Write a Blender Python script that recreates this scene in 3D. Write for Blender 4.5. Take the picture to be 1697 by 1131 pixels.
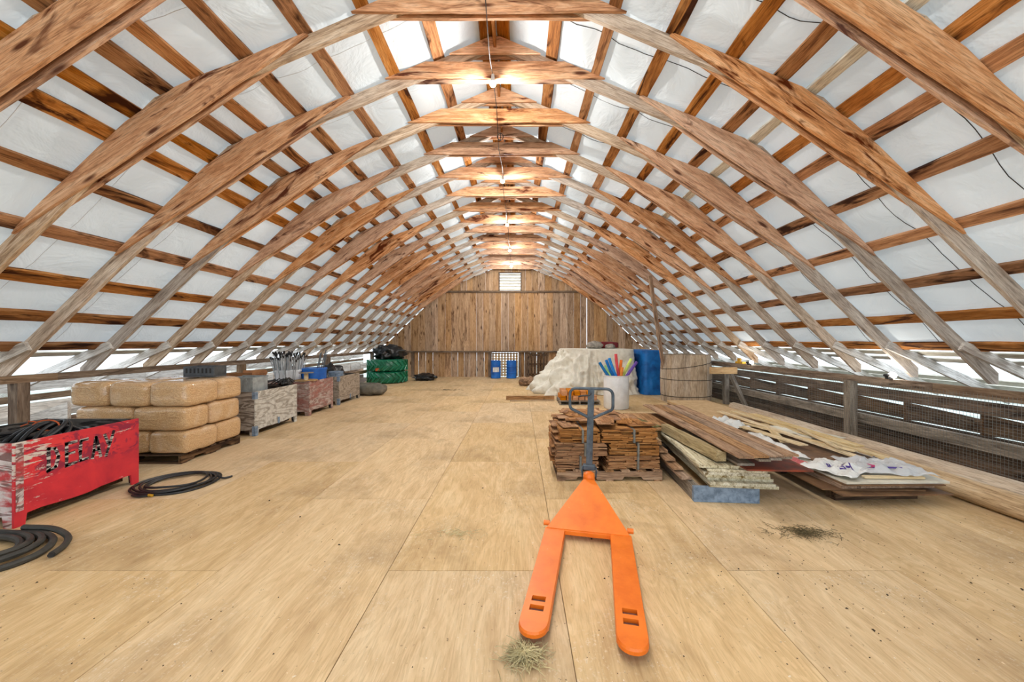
import bpy, bmesh, math, random
from math import sin, cos, pi, radians, sqrt, atan2
from mathutils import Vector, Matrix, noise, Euler

for _o in list(bpy.data.objects):
    bpy.data.objects.remove(_o, do_unlink=True)
SC = bpy.context.scene
COL = SC.collection
R = random.Random(7)

# ------------------------------------------------------------------ camera
FPX, CX, CY, CAMZ = 620.0, 860.0, 566.0, 1.65
cd = bpy.data.cameras.new('camera')
cam = bpy.data.objects.new('camera', cd)
COL.objects.link(cam)
cam.location = (0, 0, CAMZ)
cam.rotation_euler = (radians(90), 0, 0)
cd.sensor_width = 36
cd.lens = 36 * FPX / 1697
cd.shift_x = -(CX - 848.5) / 1697
cd.shift_y = (CY - 565.5) / 1697
cd.clip_start = 0.05
cd.clip_end = 500
SC.camera = cam

# ------------------------------------------------------------------ world (bright overcast sky)
wd = bpy.data.worlds.new('overcast_sky')
SC.world = wd
wd.use_nodes = True
_bg = wd.node_tree.nodes['Background']
_bg.inputs['Color'].default_value = (0.80, 0.905, 1.0, 1)
_bg.inputs['Strength'].default_value = 2.9

BULB_EMIT = 5200.0
SC.view_settings.view_transform = 'Standard'
SC.view_settings.look = 'None'
SC.view_settings.gamma = 1.0
SC.view_settings.use_curve_mapping = False
SC.view_settings.exposure = -0.04
SC.cycles.max_bounces = 6
SC.cycles.diffuse_bounces = 4
SC.cycles.glossy_bounces = 2
SC.cycles.transmission_bounces = 2
SC.cycles.transparent_max_bounces = 6
SC.cycles.sample_clamp_indirect = 6.0

# ------------------------------------------------------------------ object helpers
def T(x, y, z): return Matrix.Translation((x, y, z))
def RZ(a): return Matrix.Rotation(a, 4, 'Z')
def RX(a): return Matrix.Rotation(a, 4, 'X')
def RY(a): return Matrix.Rotation(a, 4, 'Y')
I4 = Matrix.Identity(4)

def tag(o, label=None, cat=None, group=None, kind=None):
    if label: o['label'] = label
    if cat: o['category'] = cat
    if group: o['group'] = group
    if kind: o['kind'] = kind
    return o

def obj(name, me, mat=None, parent=None, M=I4):
    o = bpy.data.objects.new(name, me)
    COL.objects.link(o)
    if mat is not None and me is not None:
        if len(me.materials) == 0:
            me.materials.append(mat)
        elif me.materials[0] != mat:
            o.material_slots[0].link = 'OBJECT'
            o.material_slots[0].material = mat
    if parent is not None: o.parent = parent
    o.matrix_basis = M
    return o

def empty(name, x=0, y=0, z=0, rz=0, **kw):
    o = bpy.data.objects.new(name, None)
    COL.objects.link(o)
    o.empty_display_size = 0.1
    o.matrix_basis = T(x, y, z) @ RZ(rz)
    tag(o, **kw)
    return o

def copy_tree(o, parent=None, M=None):
    c = o.copy(); COL.objects.link(c); c.parent = parent
    if M is not None: c.matrix_basis = M
    for ch in list(o.children): copy_tree(ch, c)
    return c

def mesh(verts, faces, smooth=False, name='m'):
    me = bpy.data.meshes.new(name)
    me.from_pydata([tuple(v) for v in verts], [], faces)
    me.validate(); me.update()
    bm = bmesh.new(); bm.from_mesh(me)
    bmesh.ops.recalc_face_normals(bm, faces=bm.faces)
    bm.to_mesh(me); bm.free()
    if smooth:
        me.shade_smooth()
    return me

class G:
    """gathers geometry for ONE mesh"""
    def __init__(s): s.v = []; s.f = []
    def add(s, vs, fs, M=I4):
        b = len(s.v)
        s.v += [M @ Vector(v) for v in vs]
        s.f += [tuple(i + b for i in f) for f in fs]
        return s
    def box(s, lx, ly, lz, M=I4):
        x, y, z = lx/2, ly/2, lz/2
        return s.add([(-x,-y,-z),(x,-y,-z),(x,y,-z),(-x,y,-z),(-x,-y,z),(x,-y,z),(x,y,z),(-x,y,z)],
              [(0,3,2,1),(4,5,6,7),(0,1,5,4),(1,2,6,5),(2,3,7,6),(3,0,4,7)], M)
    def cyl(s, r, h, n=16, M=I4, r2=None):
        r2 = r if r2 is None else r2
        vs = [(r*cos(2*pi*i/n), r*sin(2*pi*i/n), 0) for i in range(n)] + [(r2*cos(2*pi*i/n), r2*sin(2*pi*i/n), h) for i in range(n)]
        fs = [(i, (i+1) % n, n+(i+1) % n, n+i) for i in range(n)] + [tuple(range(n))[::-1], tuple(range(n, 2*n))]
        return s.add(vs, fs, M)
    def tube(s, pts, r, n=8, closed=False, M=I4):
        pts = [Vector(p) for p in pts]
        N = len(pts); vs = []; fs = []
        up = None
        for i, p in enumerate(pts):
            a = pts[(i-1) % N] if (closed or i > 0) else p
            b = pts[(i+1) % N] if (closed or i < N-1) else p
            d = (b - a).normalized()
            if up is None:
                up = d.orthogonal().normalized()
            up = (up - d * up.dot(d))
            if up.length < 1e-6: up = d.orthogonal()
            up.normalize()
            w = d.cross(up)
            rr = r[i] if isinstance(r, (list, tuple)) else r
            for k in range(n):
                t = 2*pi*k/n
                vs.append(p + (up*cos(t) + w*sin(t))*rr)
        for i in range(N if closed else N-1):
            j = (i+1) % N
            for k in range(n):
                fs.append((i*n+k, i*n+(k+1) % n, j*n+(k+1) % n, j*n+k))
        if not closed:
            fs.append(tuple(range(n))[::-1]); fs.append(tuple(range((N-1)*n, N*n)))
        return s.add(vs, fs, M)
    def lathe(s, prof, n=24, M=I4):
        vs = []; fs = []
        for (r, z) in prof:
            for i in range(n):
                vs.append((r*cos(2*pi*i/n), r*sin(2*pi*i/n), z))
        for j in range(len(prof)-1):
            for i in range(n):
                fs.append((j*n+i, j*n+(i+1) % n, (j+1)*n+(i+1) % n, (j+1)*n+i))
        if prof[0][0] > 1e-4: fs.append(tuple(range(n))[::-1])
        if prof[-1][0] > 1e-4: fs.append(tuple(range((len(prof)-1)*n, len(prof)*n)))
        return s.add(vs, fs, M)
    def plate(s, poly, th, M=I4):
        """polygon in the local XZ plane, thickness along Y"""
        n = len(poly)
        vs = [(x, -th/2, z) for x, z in poly] + [(x, th/2, z) for x, z in poly]
        fs = [tuple(range(n)), tuple(range(n, 2*n))[::-1]] + [(i, (i+1) % n, n+(i+1) % n, n+i) for i in range(n)]
        return s.add(vs, fs, M)
    def mesh(s, smooth=False, bevel=0, seg=1):
        me = mesh(s.v, s.f, False)
        if bevel:
            bm = bmesh.new(); bm.from_mesh(me)
            es = [e for e in bm.edges if len(e.link_faces) == 2 and e.calc_face_angle(0) > 0.5]
            bmesh.ops.bevel(bm, geom=es, offset=bevel, segments=seg, affect='EDGES', profile=0.5)
            bm.to_mesh(me); bm.free()
        if smooth:
            me.shade_smooth()
            try: me.set_sharp_from_angle(angle=radians(40))
            except Exception: pass
        return me

def wobble_box(L, w, t, n=8, amp=0.006, seed=0, taper=0):
    """rough sawn board along X, width Y, thickness Z, edges wander"""
    rr = random.Random(seed)
    vs = []; fs = []
    o1 = o2 = 0
    for i in range(n+1):
        x = -L/2 + L*i/n
        o1 = o1*.5 + rr.uniform(-amp, amp); o2 = o2*.5 + rr.uniform(-amp, amp)
        z = rr.uniform(-amp, amp)*.3
        a, b = -w/2+o1, w/2+o2
        vs += [(x, a, -t/2+z), (x, b, -t/2+z), (x, b, t/2+z), (x, a, t/2+z)]
    for i in range(n):
        b = 4*i
        for k in range(4):
            fs.append((b+k, b+(k+1) % 4, b+4+(k+1) % 4, b+4+k))
    fs.append((3, 2, 1, 0)); fs.append((4*n, 4*n+1, 4*n+2, 4*n+3))
    return mesh(vs, fs)

def frame(p0, p1, up=(0, 0, 1)):
    """matrix: origin mid, X along p0->p1, Z towards up"""
    p0, p1 = Vector(p0), Vector(p1)
    x = (p1-p0).normalized(); up = Vector(up)
    y = up.cross(x).normalized(); z = x.cross(y)
    m = Matrix((x, y, z)).transposed().to_4x4()
    m.translation = (p0+p1)/2
    return m

def board(name, p0, p1, w, t, mat, parent=None, up=(0, 0, 1), n=1, amp=0.0, seed=None):
    """board between two points: w across, t along up"""
    L = (Vector(p1)-Vector(p0)).length
    if n > 1: me = wobble_box(L, w, t, n, amp, R.random() if seed is None else seed)
    else: me = G().box(L, w, t).mesh()
    return obj(name, me, mat, parent, frame(p0, p1, up))

def subdiv_poly(poly, step, amp, rr):
    out = []
    n = len(poly)
    for i in range(n):
        a = Vector(poly[i]); b = Vector(poly[(i+1) % n])
        L = (b-a).length; k = max(1, int(L/step))
        nrm = Vector((-(b-a).y, (b-a).x)).normalized() if L > 0 else Vector((0, 0))
        for j in range(k):
            p = a + (b-a)*(j/k)
            if j > 0: p = p + nrm*rr.uniform(-amp, amp)
            out.append((p.x, p.y))
    return out

def plate_obj(name, poly, th, y, ang, mat, parent, step=0.35, amp=0.004, seed=0):
    """plate given in the parent's XZ plane, its own X axis laid along ang (grain direction)"""
    rr = random.Random(seed)
    poly = subdiv_poly(poly, step, amp, rr)
    cx = sum(p[0] for p in poly)/len(poly); cz = sum(p[1] for p in poly)/len(poly)
    c, s = cos(ang), sin(ang)
    loc = [((x-cx)*c + (z-cz)*s, -(x-cx)*s + (z-cz)*c) for x, z in poly]
    return obj(name, G().plate(loc, th).mesh(), mat, parent, T(cx, y, cz) @ RY(-ang))

# ------------------------------------------------------------------ materials
def C(h, k=1.0):
    """sRGB 0-255 triple to linear"""
    def f(c):
        c = c/255
        return (c/12.92 if c <= .04045 else ((c+.055)/1.055)**2.4)*k
    return (f(h[0]), f(h[1]), f(h[2]), 1)

class NT:
    def __init__(s, name):
        m = bpy.data.materials.new(name); m.use_nodes = True
        s.m = m; s.t = m.node_tree; s.n = s.t.nodes
        s.b = s.n['Principled BSDF']; s.out = s.n['Material Output']
    def new(s, ty, **kw):
        n = s.n.new(ty)
        for k, v in kw.items(): setattr(n, k, v)
        return n
    def link(s, a, b): s.t.links.new(a, b)
    def coords(s, scale=(1, 1, 1), rnd=True):
        tc = s.new('ShaderNodeTexCoord'); mp = s.new('ShaderNodeMapping')
        mp.inputs['Scale'].default_value = scale
        if rnd:
            oi = s.new('ShaderNodeObjectInfo'); mu = s.new('ShaderNodeVectorMath', operation='MULTIPLY_ADD')
            cm = s.new('ShaderNodeCombineXYZ')
            for k in 'XYZ': s.link(oi.outputs['Random'], cm.inputs[k])
            s.link(cm.outputs[0], mu.inputs[0]); mu.inputs[1].default_value = (37, 53, 71)
            s.link(tc.outputs['Object'], mu.inputs[2]); s.link(mu.outputs[0], mp.inputs['Vector'])
            s.rnd = oi.outputs['Random']
        else:
            s.link(tc.outputs['Object'], mp.inputs['Vector'])
        return mp.outputs[0]
    def noise(s, vec, scale=1, detail=5, rough=.55, dist=0):
        n = s.new('ShaderNodeTexNoise')
        n.inputs['Scale'].default_value = scale; n.inputs['Detail'].default_value = detail
        n.inputs['Roughness'].default_value = rough; n.inputs['Distortion'].default_value = dist
        s.link(vec, n.inputs['Vector'])
        return n.outputs['Fac']
    def ramp(s, fac, stops, const=False):
        r = s.new('ShaderNodeValToRGB')
        if const: r.color_ramp.interpolation = 'CONSTANT'
        e = r.color_ramp.elements
        while len(e) < len(stops): e.new(.5)
        for i, (p, c) in enumerate(stops):
            e[i].position = p; e[i].color = c if len(c) == 4 else (*c, 1)
        s.link(fac, r.inputs['Fac'])
        return r.outputs['Color']
    def mix(s, fac, a, b, mode='MIX'):
        m = s.new('ShaderNodeMix', data_type='RGBA', blend_type=mode)
        for sock, v in ((m.inputs['Factor'], fac), (m.inputs['A'], a), (m.inputs['B'], b)):
            pass
        def put(sk, v):
            if hasattr(v, 'is_linked') or hasattr(v, 'links'): s.link(v, sk)
            else: sk.default_value = v
        put(m.inputs[0], fac); put(m.inputs[6], a); put(m.inputs[7], b)
        return m.outputs[2]
    def bump(s, h, strength=.3, dist=.01):
        b = s.new('ShaderNodeBump'); b.inputs['Strength'].default_value = strength; b.inputs['Distance'].default_value = dist
        s.link(h, b.inputs['Height']); s.link(b.outputs[0], s.b.inputs['Normal'])
        return b
    def var(s, col, amt=.3, sat=.15):
        """value and saturation vary from object to object"""
        h = s.new('ShaderNodeHueSaturation')
        mr = s.new('ShaderNodeMapRange'); mr.inputs['To Min'].default_value = 1-amt; mr.inputs['To Max'].default_value = 1+amt*.6
        s.link(s.rnd, mr.inputs['Value']); s.link(mr.outputs[0], h.inputs['Value'])
        m2 = s.new('ShaderNodeMath', operation='MULTIPLY'); m2.inputs[1].default_value = 7.13
        m3 = s.new('ShaderNodeMath', operation='FRACT'); s.link(s.rnd, m2.inputs[0]); s.link(m2.outputs[0], m3.inputs[0])
        mr2 = s.new('ShaderNodeMapRange'); mr2.inputs['To Min'].default_value = 1-sat; mr2.inputs['To Max'].default_value = 1+sat
        s.link(m3.outputs[0], mr2.inputs['Value']); s.link(mr2.outputs[0], h.inputs['Saturation'])
        s.link(col, h.inputs['Color'])
        return h.outputs[0]
    def done(s, col, rough=.8, spec=.3):
        if hasattr(col, 'links'): s.link(col, s.b.inputs['Base Color'])
        else: s.b.inputs['Base Color'].default_value = col
        s.b.inputs['Roughness'].default_value = rough
        s.b.inputs['Specular IOR Level'].default_value = spec
        return s.m

def wood(name, dark, mid, light, stain=None, stain_lo=.56, stain_hi=.70, grain=13, var=.25, sat=.2, rough=.82, bump=.5, lens=1.4, knots=None):
    w = NT(name)
    v = w.coords((lens, grain, grain) if not isinstance(grain, tuple) else (lens, *grain))
    f = w.noise(v, 1.0, 6, .70, 1.1)
    col = w.ramp(f, [(.28, C(dark)), (.48, C(mid)), (.70, C(light))])
    v3 = w.coords((7, 120, 120))
    f3 = w.noise(v3, 1.0, 2, .6, .3)
    g = w.ramp(f3, [(.34, (.5, .47, .45)), (.52, (1.06, 1.06, 1.06))])
    col = w.mix(.75, col, g, 'MULTIPLY')
    if stain:
        v2 = w.coords((1.0, 5.5, 5.5))
        f2 = w.noise(v2, 1.0, 4, .65, 1.2)
        k = w.ramp(f2, [(stain_lo, (0, 0, 0)), (stain_hi, (1, 1, 1))])
        col = w.mix(k, col, C(stain))
    if knots:
        vo = w.new('ShaderNodeTexVoronoi'); vo.inputs['Scale'].default_value = 1.0
        w.link(w.coords((1.3, 5.0, 5.0)), vo.inputs['Vector'])
        col = w.mix(w.ramp(vo.outputs['Distance'], [(.07, (.95, .95, .95)), (.15, (0, 0, 0))]), col, C(knots))
    col = w.var(col, var, sat)
    w.bump(f3, bump, .006)
    return w.done(col, rough, .2)

def plain(name, rgb, rough=.6, metal=0, spec=.4, var=0, spots=None, scale=8, bump=0):
    p = NT(name)
    col = C(rgb)
    v = p.coords((scale,)*3)
    f = p.noise(v, 1, 5, .6, .3)
    d = spots if spots else tuple(c*.78 for c in rgb)
    col = p.ramp(f, [(.35, C(d)), (.62, C(rgb))])
    if var: col = p.var(col, var, .05)
    if bump: p.bump(f, bump, .01)
    p.b.inputs['Metallic'].default_value = metal
    return p.done(col, rough, spec)

M_RAFTER = wood('wood_rafter', (124, 104, 88), (190, 170, 150), (224, 210, 194), (112, 82, 62), .60, .76, var=.18, sat=.35)
M_GUSSET = wood('wood_gusset', (140, 92, 66), (210, 162, 126), (238, 202, 170), (92, 50, 34), .57, .66, var=.14, sat=.2, grain=11, knots=(84, 44, 28))
M_PURLIN = wood('wood_purlin', (98, 58, 32), (174, 118, 70), (210, 158, 106), (64, 34, 18), .53, .64, var=.25, sat=.15, lens=.9, grain=10)
M_FLARE = wood('wood_flare_board', (150, 140, 132), (214, 208, 200), (238, 234, 228), (120, 96, 80), .6, .8, var=.12, sat=.3)  # whitish wood, lightened further to carry the daylight at the eaves
M_GABLE = wood('wood_gable_board', (126, 98, 74), (186, 152, 118), (212, 182, 148), (98, 70, 50), .57, .70, var=.22, sat=.2, grain=8, lens=.7, knots=(72, 44, 28))
M_RAIL = wood('wood_rail', (70, 54, 42), (122, 102, 84), (160, 142, 122), (58, 42, 32), .6, .75, var=.15)
M_DARKW = wood('wood_dark', (46, 34, 26), (92, 72, 56), (130, 106, 84), (34, 24, 18), .55, .7, var=.25)
M_WHITEB = wood('wood_whitewashed', (180, 176, 166), (222, 219, 208), (238, 236, 228), (150, 140, 126), .66, .82, var=.1, sat=.2)
M_GREYW = wood('wood_grey', (84, 76, 68), (140, 130, 118), (186, 176, 162), (70, 60, 52), .58, .74, var=.2)
M_SHINGLE = wood('wood_shingle', (84, 50, 28), (158, 112, 72), (208, 164, 118), (58, 32, 18), .58, .72, var=.16, sat=.12, grain=(8, 75), lens=2.5)
M_TANW = wood('wood_tan', (140, 108, 72), (190, 156, 112), (220, 192, 150), (110, 80, 52), .62, .8, var=.15)
M_BROWNB = wood('wood_brown_board', (100, 76, 56), (164, 130, 100), (200, 168, 136), (72, 52, 38), .55, .72, var=.14)
M_PALEW = wood('wood_pale', (190, 160, 112), (222, 198, 154), (238, 222, 188), (170, 130, 84), .64, .8, var=.08)
M_LOG = wood('wood_log', (150, 126, 98), (202, 178, 148), (226, 208, 182), (128, 104, 80), .6, .8, var=.08, grain=6, lens=.5)
M_BARREL = wood('wood_barrel_stave', (128, 112, 94), (178, 160, 138), (204, 190, 170), (104, 88, 72), .62, .8, var=.14, sat=.15, grain=10)
M_TIMBER = wood('wood_old_timber', (110, 96, 68), (166, 148, 112), (196, 180, 146), (86, 72, 48), .6, .75, var=.1)
M_MOSS = wood('wood_mossy', (62, 62, 34), (112, 108, 66), (150, 142, 98), (50, 48, 24), .55, .7, var=.08)
M_BRICKW = wood('wood_cut_block', (150, 84, 36), (204, 132, 68), (226, 164, 100), (120, 62, 24), .6, .75, var=.15)
M_BLACK = plain('black_rubber', (30, 31, 34), .45, 0, .5)
M_GREYHOSE = plain('grey_rubber', (66, 64, 58), .6, 0, .4, spots=(40, 39, 36))
M_STEEL = plain('steel_grey', (96, 102, 108), .45, .6, .5)
M_BLUEDRUM = plain('blue_plastic_drum', (24, 112, 206), .4, 0, .5, spots=(18, 84, 168), scale=3)
M_BLUEPAINT = plain('pale_blue_paint', (134, 152, 172), .75, 0, .3, spots=(96, 112, 130), scale=18, bump=.2)
M_WIRE = plain('galvanised_wire', (128, 128, 122), .6, .3, .3)
M_ROPE = plain('orange_twine', (206, 96, 48), .8)
M_CARD = plain('brown_cardboard', (176, 124, 82), .85, spots=(140, 92, 58), scale=5)
M_GROUND = plain('ground_paled_to_glare', (190, 196, 190), .95, spots=(160, 168, 156), scale=.4)  # outdoor glare is put into this pale colour, seen through the side gaps

def m_lining():
    w = NT('white_lining')
    v = w.coords((1, 1, 1))
    f = w.noise(v, 2.2, 4, .6, .8)
    f2 = w.noise(v, .5, 3, .5, .4)
    col = w.ramp(f2, [(.3, C((204, 212, 216))), (.7, C((228, 235, 239)))])
    w.bump(f, .9, .05)
    d = w.b
    w.done(col, .75, .2)
    tr = w.new('ShaderNodeBsdfTranslucent')
    w.link(col, tr.inputs['Color'])
    mx = w.new('ShaderNodeMixShader'); mx.inputs[0].default_value = .15  # translucence added so sky light glows evenly through the sheets
    w.link(d.outputs[0], mx.inputs[1]); w.link(tr.outputs[0], mx.inputs[2])
    w.link(mx.outputs[0], w.out.inputs['Surface'])
    return w.m
M_LINING = m_lining()

def m_floor():
    w = NT('plywood_floor')
    v = w.coords((1.2, 5, 5))
    f = w.noise(v, 1, 5, .6, 1.6)
    col = w.ramp(f, [(.25, C((201, 170, 127))), (.5, C((216, 187, 144))), (.75, C((227, 202, 162)))])
    # fine growth-ring lines
    n2 = w.noise(w.coords((.55, 3.2, 3.2)), 1, 3, .45, .9)
    mu = w.new('ShaderNodeMath', operation='MULTIPLY'); mu.inputs[1].default_value = 95; w.link(n2, mu.inputs[0])
    sn = w.new('ShaderNodeMath', operation='SINE'); w.link(mu.outputs[0], sn.inputs[0])
    col = w.mix(.30, col, w.ramp(sn.outputs[0], [(.0, (.80, .74, .66)), (.35, (1.03, 1.03, 1.03))]), 'MULTIPLY')
    f2 = w.noise(w.coords((9, 110, 110)), 1, 4, .6, .4)
    col = w.mix(.4, col, w.ramp(f2, [(.36, (.70, .67, .62)), (.52, (1.03, 1.03, 1.03))]), 'MULTIPLY')
    f3 = w.noise(w.coords((.8, .8, .8), False), 1, 5, .68, .3)
    col = w.mix(w.ramp(f3, [(.50, (0, 0, 0)), (.70, (.55, .55, .55))]), col, C((140, 112, 78)))
    # pale scuffs in clusters, and dark nail and dirt spots
    cl = w.ramp(w.noise(w.coords((1.3, 1.3, 1.3), False), 1, 4, .6), [(.48, (0, 0, 0)), (.68, (1, 1, 1))])
    sp = w.ramp(w.noise(w.coords((42, 42, 42), False), 1, 4, .75), [(.56, (0, 0, 0)), (.66, (.75, .75, .75))])
    col = w.mix(w.mix(1.0, cl, sp, 'MULTIPLY'), col, C((226, 214, 190)))
    f4 = w.noise(w.coords((30, 30, 30), False), 1, 3, .7)
    col = w.mix(w.ramp(f4, [(.705, (0, 0, 0)), (.74, (.85, .85, .85))]), col, C((232, 226, 210)))
    f5 = w.noise(w.coords((21, 21, 21), False), 1, 4, .7)
    col = w.mix(w.ramp(f5, [(.665, (0, 0, 0)), (.73, (.8, .8, .8))]), col, C((98, 76, 52)))
    col = w.var(col, .07, .08)
    w.bump(f2, .25, .004)
    return w.done(col, .8, .2)
M_FLOOR = m_floor()

def m_ply(name, dark, light, paint=None, p_lo=.45, p_hi=.6, tint=.9):
    """weathered plywood with rotary cut swirls; paint flakes over it"""
    w = NT(name)
    v = w.coords((1.3, 5, 5))
    n = w.noise(v, 1, 3, .5, 1.0)
    wv = w.new('ShaderNodeMath', operation='MULTIPLY'); wv.inputs[1].default_value = 44
    w.link(n, wv.inputs[0])
    sn = w.new('ShaderNodeMath', operation='SINE'); w.link(wv.outputs[0], sn.inputs[0])
    ab = w.new('ShaderNodeMapRange'); ab.inputs['From Min'].default_value = -1
    w.link(sn.outputs[0], ab.inputs['Value'])
    col = w.ramp(ab.outputs[0], [(.15, C(dark)), (.6, C(light))])
    if paint:
        v2 = w.coords((2.5, 2.5, 9))
        f = w.noise(v2, 1, 8, .68, .5)
        col = w.mix(w.ramp(f, [(p_lo, (1, 1, 1)), (p_hi, (0, 0, 0))]), col, C(paint))
    v3 = w.coords((14, 14, 14)); f3 = w.noise(v3, 1, 5, .65)
    col = w.mix(.7, col, w.ramp(f3, [(.34, (.6, .58, .56)), (.56, (1.03, 1.03, 1.03))]), 'MULTIPLY')
    w.bump(ab.outputs[0], .25, .004)
    return w.done(col, .8, .25)
M_PLYGREY = m_ply('weathered_grey_plywood', (168, 161, 149), (204, 200, 190))
M_PLYDARK = m_ply('weathered_dark_plywood', (112, 100, 90), (164, 154, 142))
M_PLYPINK = m_ply('faded_red_plywood', (150, 128, 118), (190, 176, 166), (158, 104, 94), .40, .60)
M_PLYTAUPE = m_ply('weathered_taupe_plywood', (142, 128, 112), (172, 158, 142))
M_PLYWORN = m_ply('worn_white_red_plywood', (128, 100, 96), (206, 194, 190), (186, 70, 72), .40, .52)
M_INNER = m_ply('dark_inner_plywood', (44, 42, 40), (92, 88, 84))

def m_red():
    w = NT('flaking_red_paint')
    v = w.coords((1, 1, 1), False)
    f = w.noise(v, 2.6, 5, .6, .4)
    red = w.ramp(f, [(.3, C((176, 40, 54))), (.55, C((212, 52, 60))), (.75, C((230, 66, 60)))])
    # purple ghost of old lettering in a band near the top
    vb = w.coords((5.2, 1, 7.5), False)
    fb = w.noise(vb, 1, 3, .6, 1.5)
    tc = w.new('ShaderNodeTexCoord'); sx = w.new('ShaderNodeSeparateXYZ'); w.link(tc.outputs['Object'], sx.inputs[0])
    band = w.new('ShaderNodeMapRange'); band.inputs['From Min'].default_value = .36; band.inputs['From Max'].default_value = .44
    w.link(sx.outputs['Z'], band.inputs['Value'])
    b2 = w.new('ShaderNodeMath', operation='MULTIPLY'); w.link(band.outputs[0], b2.inputs[0])
    rb = w.ramp(fb, [(.49, (0, 0, 0)), (.56, (.75, .75, .75))])
    w.link(rb, b2.inputs[1])
    red = w.mix(b2.outputs[0], red, C((118, 34, 62)))
    # flaked white along the left end and scratches
    v3 = w.coords((3.0, 3, 15), False); f3 = w.noise(v3, 1.3, 8, .7, .4)
    ed = w.new('ShaderNodeMapRange'); ed.inputs['From Min'].default_value = -.12; ed.inputs['From Max'].default_value = -.50
    ed.inputs['To Min'].default_value = 0; ed.inputs['To Max'].default_value = .17
    w.link(sx.outputs['X'], ed.inputs['Value'])
    up = w.new('ShaderNodeMapRange'); up.inputs['From Min'].default_value = .15; up.inputs['From Max'].default_value = .5
    w.link(sx.outputs['Z'], up.inputs['Value'])
    mm = w.new('ShaderNodeMath', operation='MULTIPLY'); w.link(ed.outputs[0], mm.inputs[0]); w.link(up.outputs[0], mm.inputs[1])
    ad = w.new('ShaderNodeMath', operation='ADD'); w.link(f3, ad.inputs[0]); w.link(mm.outputs[0], ad.inputs[1])
    col = w.mix(w.ramp(ad.outputs[0], [(.635, (0, 0, 0)), (.67, (1, 1, 1))]), red, C((212, 200, 188)))
    w.bump(f3, .2, .004)
    return w.done(col, .6, .35)
M_RED = m_red()

def m_letter():
    w = NT('worn_black_lettering')
    v = w.coords((6, 6, 40), False)
    f = w.noise(v, 1, 5, .7, .3)
    col = w.ramp(f, [(.50, C((36, 24, 32))), (.56, C((196, 188, 182)))])
    return w.done(col, .7, .3)
M_LETTER = m_letter()

def m_bag():
    w = NT('wood_pellets_in_clear_film')
    v = w.coords((95, 95, 95)); f = w.noise(v, 1, 4, .75)
    col = w.ramp(f, [(.32, C((172, 128, 82))), (.5, C((204, 164, 116))), (.68, C((228, 198, 154)))])
    v2 = w.coords((3, 3, 3)); f2 = w.noise(v2, 1, 3, .5, .6)
    col = w.mix(w.ramp(f2, [(.52, (0, 0, 0)), (.72, (.35, .35, .35))]), col, C((226, 206, 180)))
    v3 = w.coords((9, 9, 22)); f3 = w.noise(v3, 1, 3, .5, 1.5)
    w.bump(f3, .7, .03)
    w.b.inputs['Coat Weight'].default_value = 1.0
    w.b.inputs['Coat Roughness'].default_value = .12
    return w.done(col, .6, .3)
M_BAG = m_bag()

def m_orange():
    w = NT('orange_enamel')
    v = w.coords((6, 6, 6), False); f = w.noise(v, 1, 5, .6)
    col = w.ramp(f, [(.3, C((220, 102, 12))), (.6, C((238, 122, 30)))])
    v2 = w.coords((30, 30, 30), False); f2 = w.noise(v2, 1, 4, .7)
    col = w.mix(w.ramp(f2, [(.70, (0, 0, 0)), (.74, (.9, .9, .9))]), col, C((240, 190, 150)))
    return w.done(col, .42, .45)
M_ORANGE = m_orange()
M_JACKGREY = plain('worn_slate_paint', (84, 96, 106), .5, .2, .4, spots=(56, 66, 76), scale=14)
M_ROLLER = plain('brown_roller', (112, 72, 62), .55, 0, .3)
M_WHITEPL = plain('white_plastic', (226, 228, 230), .4, 0, .5, spots=(206, 208, 210), scale=4)
M_GREYPL = plain('pale_grey_plastic', (160, 166, 166), .5, 0, .4)
M_SILVER = plain('grey_stake', (206, 210, 212), .45, .0, .4, var=.3)
M_TARP = plain('pale_canvas_tarp', (228, 225, 212), .7, 0, .3, spots=(212, 207, 192), scale=9, bump=.5)
M_BLUETARP = plain('blue_tarp', (18, 112, 190), .45, 0, .4, spots=(10, 78, 146), scale=4, bump=.3)
M_GREENTYRE = plain('green_plastic_wrap', (26, 128, 92), .3, 0, .6, spots=(10, 84, 58), scale=5)
M_BLACKPL = plain('black_plastic_sheet', (26, 28, 30), .28, 0, .6)
M_SACK = plain('grey_woven_sack', (122, 116, 102), .8, spots=(92, 88, 78), scale=6, bump=.3)
M_REDCLOTH = plain('dark_red_vinyl', (122, 28, 34), .6)
M_STONE = plain('mottled_stone', (168, 160, 148), .8, spots=(110, 104, 96), scale=9)
M_LABELW = plain('white_paper_label', (224, 226, 224), .6)
M_WHITEEDGE = wood('wood_flaked_white', (120, 104, 70), (206, 198, 168), (232, 228, 208), (112, 92, 52), .55, .66, var=.1, grain=20)
M_REDEDGE = plain('red_brown_panel', (150, 62, 34), .6, spots=(84, 48, 34), scale=5)
M_WHITEBOARD = plain('white_coated_board', (222, 218, 204), .6, spots=(196, 188, 168), scale=4)
M_HARD = plain('brown_hardboard', (128, 96, 66), .7, spots=(98, 70, 48), scale=5, var=.15)
M_PARTICLE = plain('pale_particle_board', (208, 178, 136), .8, spots=(188, 156, 114), scale=10, var=.06)
M_HAY = plain('dry_hay', (212, 198, 152), .9, var=.1)
M_LITTER = plain('brown_straw', (124, 108, 74), .9, spots=(78, 66, 44), scale=40)
M_DIRT = plain('dark_litter', (70, 58, 42), .95)
M_PINKPL = plain('pink_plastic_film', (208, 118, 116), .45, spots=(186, 82, 84), scale=9, bump=.3)
M_YELLOW = plain('yellow_paint', (206, 158, 44), .5)
M_HOOP = plain('dark_iron_wire', (58, 48, 42), .6, .4)

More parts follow.
